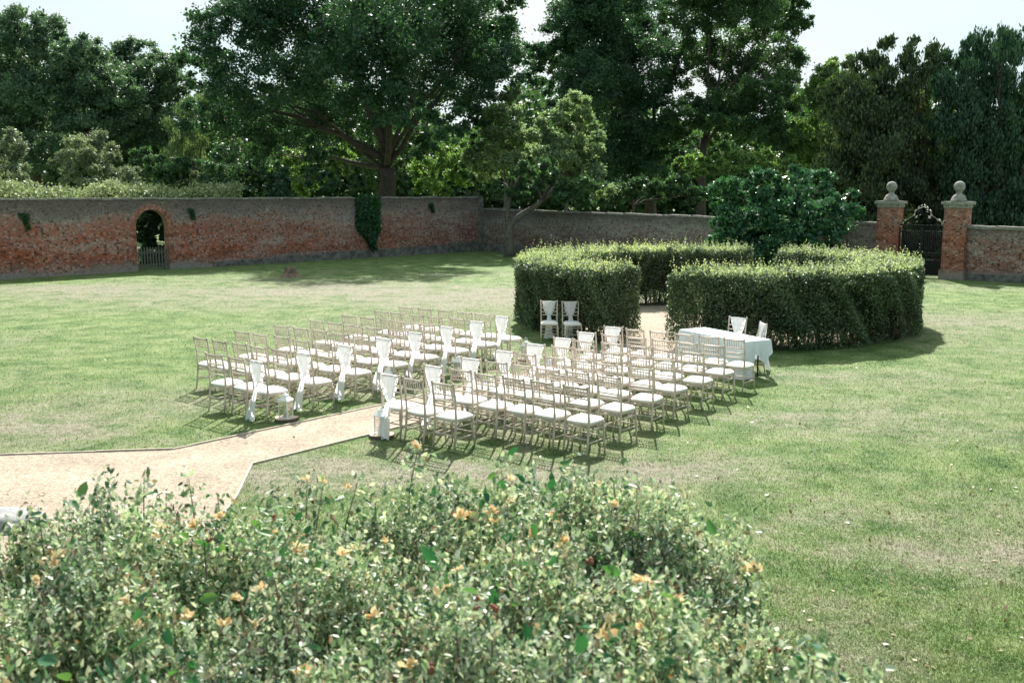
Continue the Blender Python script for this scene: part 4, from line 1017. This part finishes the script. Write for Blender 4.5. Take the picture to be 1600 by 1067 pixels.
# ------------------------------------------------------------------ grass blades
def blades(n, y0, y1, h, wdt, name, label):
    u = RNG.random(n); Y = 1/(1/y0+(1/y1-1/y0)*u)
    X = RNG.uniform(-.62, .62, n)*Y*1.0+RNG.normal(0, .3, n)
    k = ~in_poly(X, Y, path_poly)
    rr = np.hypot(X-HC.x, Y-HC.y); k &= (rr > RO-.2)
    k &= ((X-A_.x)*n_.x+(Y-A_.y)*n_.y) > .15
    X = X[k]; Y = Y[k]; n = len(X)
    D = dryness(X, Y)
    hh = h*RNG.uniform(.5, 1.5, n)*(1-np.clip(D, 0, .6))*(1+Y/60)
    cl = np.sin(X*9+np.sin(Y*5)*2)*np.sin(Y*8+np.sin(X*6)*2)+RNG.normal(0, .25, n); hh *= 1+1.1*np.clip(cl-.55, 0, .6)
    a = RNG.uniform(0, 2*PI, n); ww = wdt*(1+Y/20)
    dx = np.cos(a)*ww/2; dy = np.sin(a)*ww/2; lx_ = RNG.normal(0, .55, n)*hh; ly_ = RNG.normal(0, .55, n)*hh
    V = np.stack([np.stack([X-dx, Y-dy, np.full(n, -.003)], 1), np.stack([X+dx, Y+dy, np.full(n, -.003)], 1), np.stack([X+lx_, Y+ly_, hh], 1)], 1).reshape(-1, 3)
    o = np_obj(name, V, np.arange(3*n).reshape(n, 3), M['blade'], attrs={'dry': np.repeat(D, 3)}); tag(o, label, 'grass', kind='stuff')
blades(620000, 5.5, 46, .019, .0055, 'grass', 'short patchy green and straw grass of the lawn')

P = []
for k in range(1500):
    y = 1/(1/7+(1/44-1/7)*random.random()); x = random.uniform(-.6, .6)*y
    if math.hypot(x-HC.x, y-HC.y) < RO+.1 or (x-A_.x)*n_.x+(y-A_.y)*n_.y < .3: continue
    P.append((x, y, .014))
V, Fc = leaf_arrays(np.array(P), .05, .6, 3.0)
M['fallen'] = leaf_mat('fallen_leaf', [(.14, .09, .05), (.22, .15, .08), (.32, .26, .16)], .1)
o = np_obj('fallen_leaves', V, Fc, M['fallen']); tag(o, 'small dry leaves scattered over lawn and gravel', 'fallen leaves', kind='stuff')

# ------------------------------------------------------------------ foreground shrub
def bush():
    root = empty('flowering_shrub', (-1.2, 3.6, 0)); R0 = np.array([-1.2, 3.6, 0])
    ex = np.array([-4.2, -2.4, -1.8, -1.1, -.6, 0, .5, .88, 1.08, 1.2, 1.38]); ez = np.array([4.35, 4.45, 4.7, 4.95, 5.05, 5.1, 5.0, 4.7, 4.2, 3.6, 3.2])
    def hgt(x, y):
        back = np.interp(x, ex, ez)
        h = 2.06+.07*np.sin(x*3.1+1)+.06*np.sin(y*4.3+x*2)+.05*np.sin(x*7+y*5)+.06*np.sin(x*13-y*9)*np.sin(y*11+x*4)
        h = h-1.1*np.clip(np.sin(x*5.2+y*2.1)*np.sin(y*5.9-x*2.6+1)-.12, 0, .6)*np.clip((4.3-y)/.5, 0, 1)
        e = np.clip((back-y)/.5, 0, 1); h = h-(1-e)**2*.25
        r = np.clip((1.38-x)/.35, 0, 1); h = h-(1-r)**2*.8
        return h, back
    # stems with leaves
    ns = 31000
    x = RNG.uniform(-4.0, 1.42, ns); y = RNG.uniform(2.0, 5.1, ns); h, back = hgt(x, y); k = (y < back+RNG.normal(0, .06, ns)) & (x < 1.4); x, y, h = x[k], y[k], h[k]; ns = len(x)
    Ls = RNG.uniform(.12, .4, ns); dd = unit(ns)*.55; dd[:, 2] = 1; dd /= np.linalg.norm(dd, axis=1, keepdims=True)
    topz = h+RNG.normal(0, .07, ns)-np.abs(RNG.normal(0, .12, ns))
    top = np.stack([x, y, topz], 1)
    m_ = 16; t = (np.arange(m_)+.5)/m_
    P = (top[:, None, :]-dd[:, None, :]*(Ls[:, None]*(1-t)[None, :])[..., None]).reshape(-1, 3)
    al = np.repeat(dd, m_, axis=0)+unit(len(P))*.9
    V, Fc = leaf6(P-R0, .0235, .54, .85, along=al/np.linalg.norm(al, axis=1, keepdims=True), along_w=.75, fold=.09)
    V2 = []
    # sides down to the ground
    n2 = 26000; a = RNG.random(n2); xs_ = np.where(a < .5, RNG.uniform(-4, 1.2, n2), 1.18+RNG.normal(0, .06, n2)); bb = np.interp(xs_, ex, ez)
    ys_ = np.where(a < .5, bb-.05+RNG.normal(0, .06, n2), RNG.uniform(2.0, 3.5, n2)); zs_ = RNG.uniform(.1, 1.75, n2)
    V3, F3 = leaf6(np.stack([xs_, ys_, zs_], 1)-R0, .032, .5, .2)
    Fc = np.concatenate([Fc, F3+len(V)]); V = np.concatenate([V, V3])
    np_obj('foliage', V, Fc, M['shrub'], root)
    # bigger climber leaves
    nb = 1500; x = RNG.uniform(-3.2, 1.1, nb); y = RNG.uniform(2.5, 4.9, nb); h, back = hgt(x, y); k = y < back; x, y, h = x[k], y[k], h[k]
    cl = (np.sin(x*5+1)+np.sin(y*6+x*3)) > .1; x, y, h = x[cl], y[cl], h[cl]
    P = np.stack([x, y, h+RNG.normal(.0, .06, len(x))], 1)
    V, Fc = leaf6(P-R0, .055, .55, .8, fold=.1); np_obj('climber_leaves', V, Fc, M['bigleaf'], root)
    # dark woody inside: many thin canes
    mb = MB()
    for i in range(900):
        x = random.uniform(-3.6, 1.1); y = random.uniform(2.1, 4.8); hh, bk = hgt(np.array([x]), np.array([y])); hh = float(hh[0])
        if y > bk[0]-.05: continue
        b_ = Vector((x+random.gauss(0, .25), y+random.gauss(0, .25), random.uniform(0, 1.2))); e = Vector((x, y, hh-random.uniform(-.02, .2)))
        mb.tube([b_-Vector(R0), b_.lerp(e, .5)-Vector(R0)+Vector((random.gauss(0, .05), random.gauss(0, .05), .05)), e-Vector(R0)], [.008, .006, .003], 4)
    # tall shoots against the lawn and gravel
    P = []
    SH = [(655, 692, 4.9), (225, 745, 4.5), (295, 748, 4.5), (260, 765, 4.5), (480, 748, 4.8), (505, 755, 4.8), (60, 792, 4.2), (995, 755, 4.7), (1060, 765, 4.6), (560, 748, 4.9), (1165, 806, 4.4), (800, 750, 4.9), (425, 758, 4.7), (340, 775, 4.6), (900, 758, 4.8), (130, 806, 4.4), (700, 745, 4.9)]
    for (px, py, D) in SH:
        e = far(px, py, D); b_ = Vector((e.x+random.uniform(-.1, .1), e.y-.1, e.z-.5)); mdp = b_.lerp(e, .55)+Vector((random.uniform(-.03, .03), 0, 0))
        mb.tube([b_-Vector(R0), mdp-Vector(R0), e-Vector(R0)], [.005, .004, .002], 5)
        for j in range(130):
            t = .2+.82*j/130; q = b_.lerp(e, t); w3 = .028+.06*(1.1-t); P.append((q.x+random.gauss(0, w3), q.y+random.gauss(0, w3), q.z))
    mb.build('stems', M['twig'], root)
    V, Fc = leaf6(np.array(P)-R0, .032, .5, .5, fold=.09); np_obj('shoot_leaves', V, Fc, M['shrub'], root)
    # honey coloured blossoms and reddish hips
    FL = [(655, 697, 4.88), (480, 746, 4.8), (505, 752, 4.8), (800, 748, 4.9), (720, 820, 4.3), (715, 905, 3.9), (770, 838, 4.3), (345, 935, 3.8), (370, 995, 3.6), (1000, 975, 3.5), (1185, 1035, 3.2), (1090, 965, 3.6), (1020, 915, 3.8), (690, 1030, 3.3), (585, 1045, 3.3), (205, 1050, 3.4), (90, 945, 3.8), (35, 890, 3.9), (120, 945, 3.8), (470, 870, 4.0), (545, 760, 4.8), (430, 800, 4.4), (465, 790, 4.5), (740, 800, 4.5), (860, 830, 4.4), (640, 915, 3.8), (1180, 850, 4.05), (1050, 1050, 3.2), (250, 880, 4.0), (65, 1010, 3.6), (940, 760, 4.75), (560, 850, 4.1), (1190, 940, 3.7), (830, 930, 3.8), (510, 1000, 3.5), (960, 830, 4.3), (300, 800, 4.3), (400, 1000, 3.5), (520, 1000, 3.5)]
    for k in range(34):
        py = random.uniform(790, 1060); FL.append((random.uniform(10, 1250), py, 1.5*F/(py-296)))
    for i, (px, py, D) in enumerate(FL):
        c = far(px, py, D); hz, bk = hgt(np.array([c.x]), np.array([c.y])); c.z = float(hz[0])+random.uniform(-.02, .03) if py > 760 else c.z-.01
        if c.x > 1.15 or (py > 760 and c.y > bk[0]): continue
        n = random.randint(9, 20); bs = random.uniform(.45, .95); d = unit(n)*.9; d[:, 2] = np.abs(d[:, 2])+.3; d[:, 1] -= .3; d /= np.linalg.norm(d, axis=1, keepdims=True)
        V, Fc = leaf6(np.tile(np.array(c), (n, 1))-R0+d*.006+RNG.normal(0, .006, (n, 3)), .034*bs, .7, .2, along=d, along_w=.85, fold=.05)
        np_obj('blossom', V, Fc, M['petal'], root)
    for i in range(16):
        px = random.uniform(20, 1300); py = random.uniform(790, 1060); D = 1.45*F/(py-296)
        c = far(px, py, D); hz, bk = hgt(np.array([c.x]), np.array([c.y]))
        if c.y > bk[0] or c.x > 1.15: continue
        mb = MB(); p = Vector((c.x, c.y, float(hz[0])+random.uniform(.0, .05)))-Vector(R0)
        for k in range(3):
            q = p+Vector((random.gauss(0, .012), random.gauss(0, .012), random.gauss(0, .008))); r_ = random.uniform(.006, .010)
            mb.lathe([(r_*math.sin(PI*j/6)+.0005, -r_*1.3*math.cos(PI*j/6)) for j in range(7)], q, 8)
        mb.build('hip_cluster', M['hip'], root)
    tag(root, 'wide grey green shrub in the foreground with honey coloured blossoms', 'shrub')
bush()
print('faces', sum(len(o.data.polygons) for o in scene.objects if o.type == 'MESH' and o.data.users == 1))
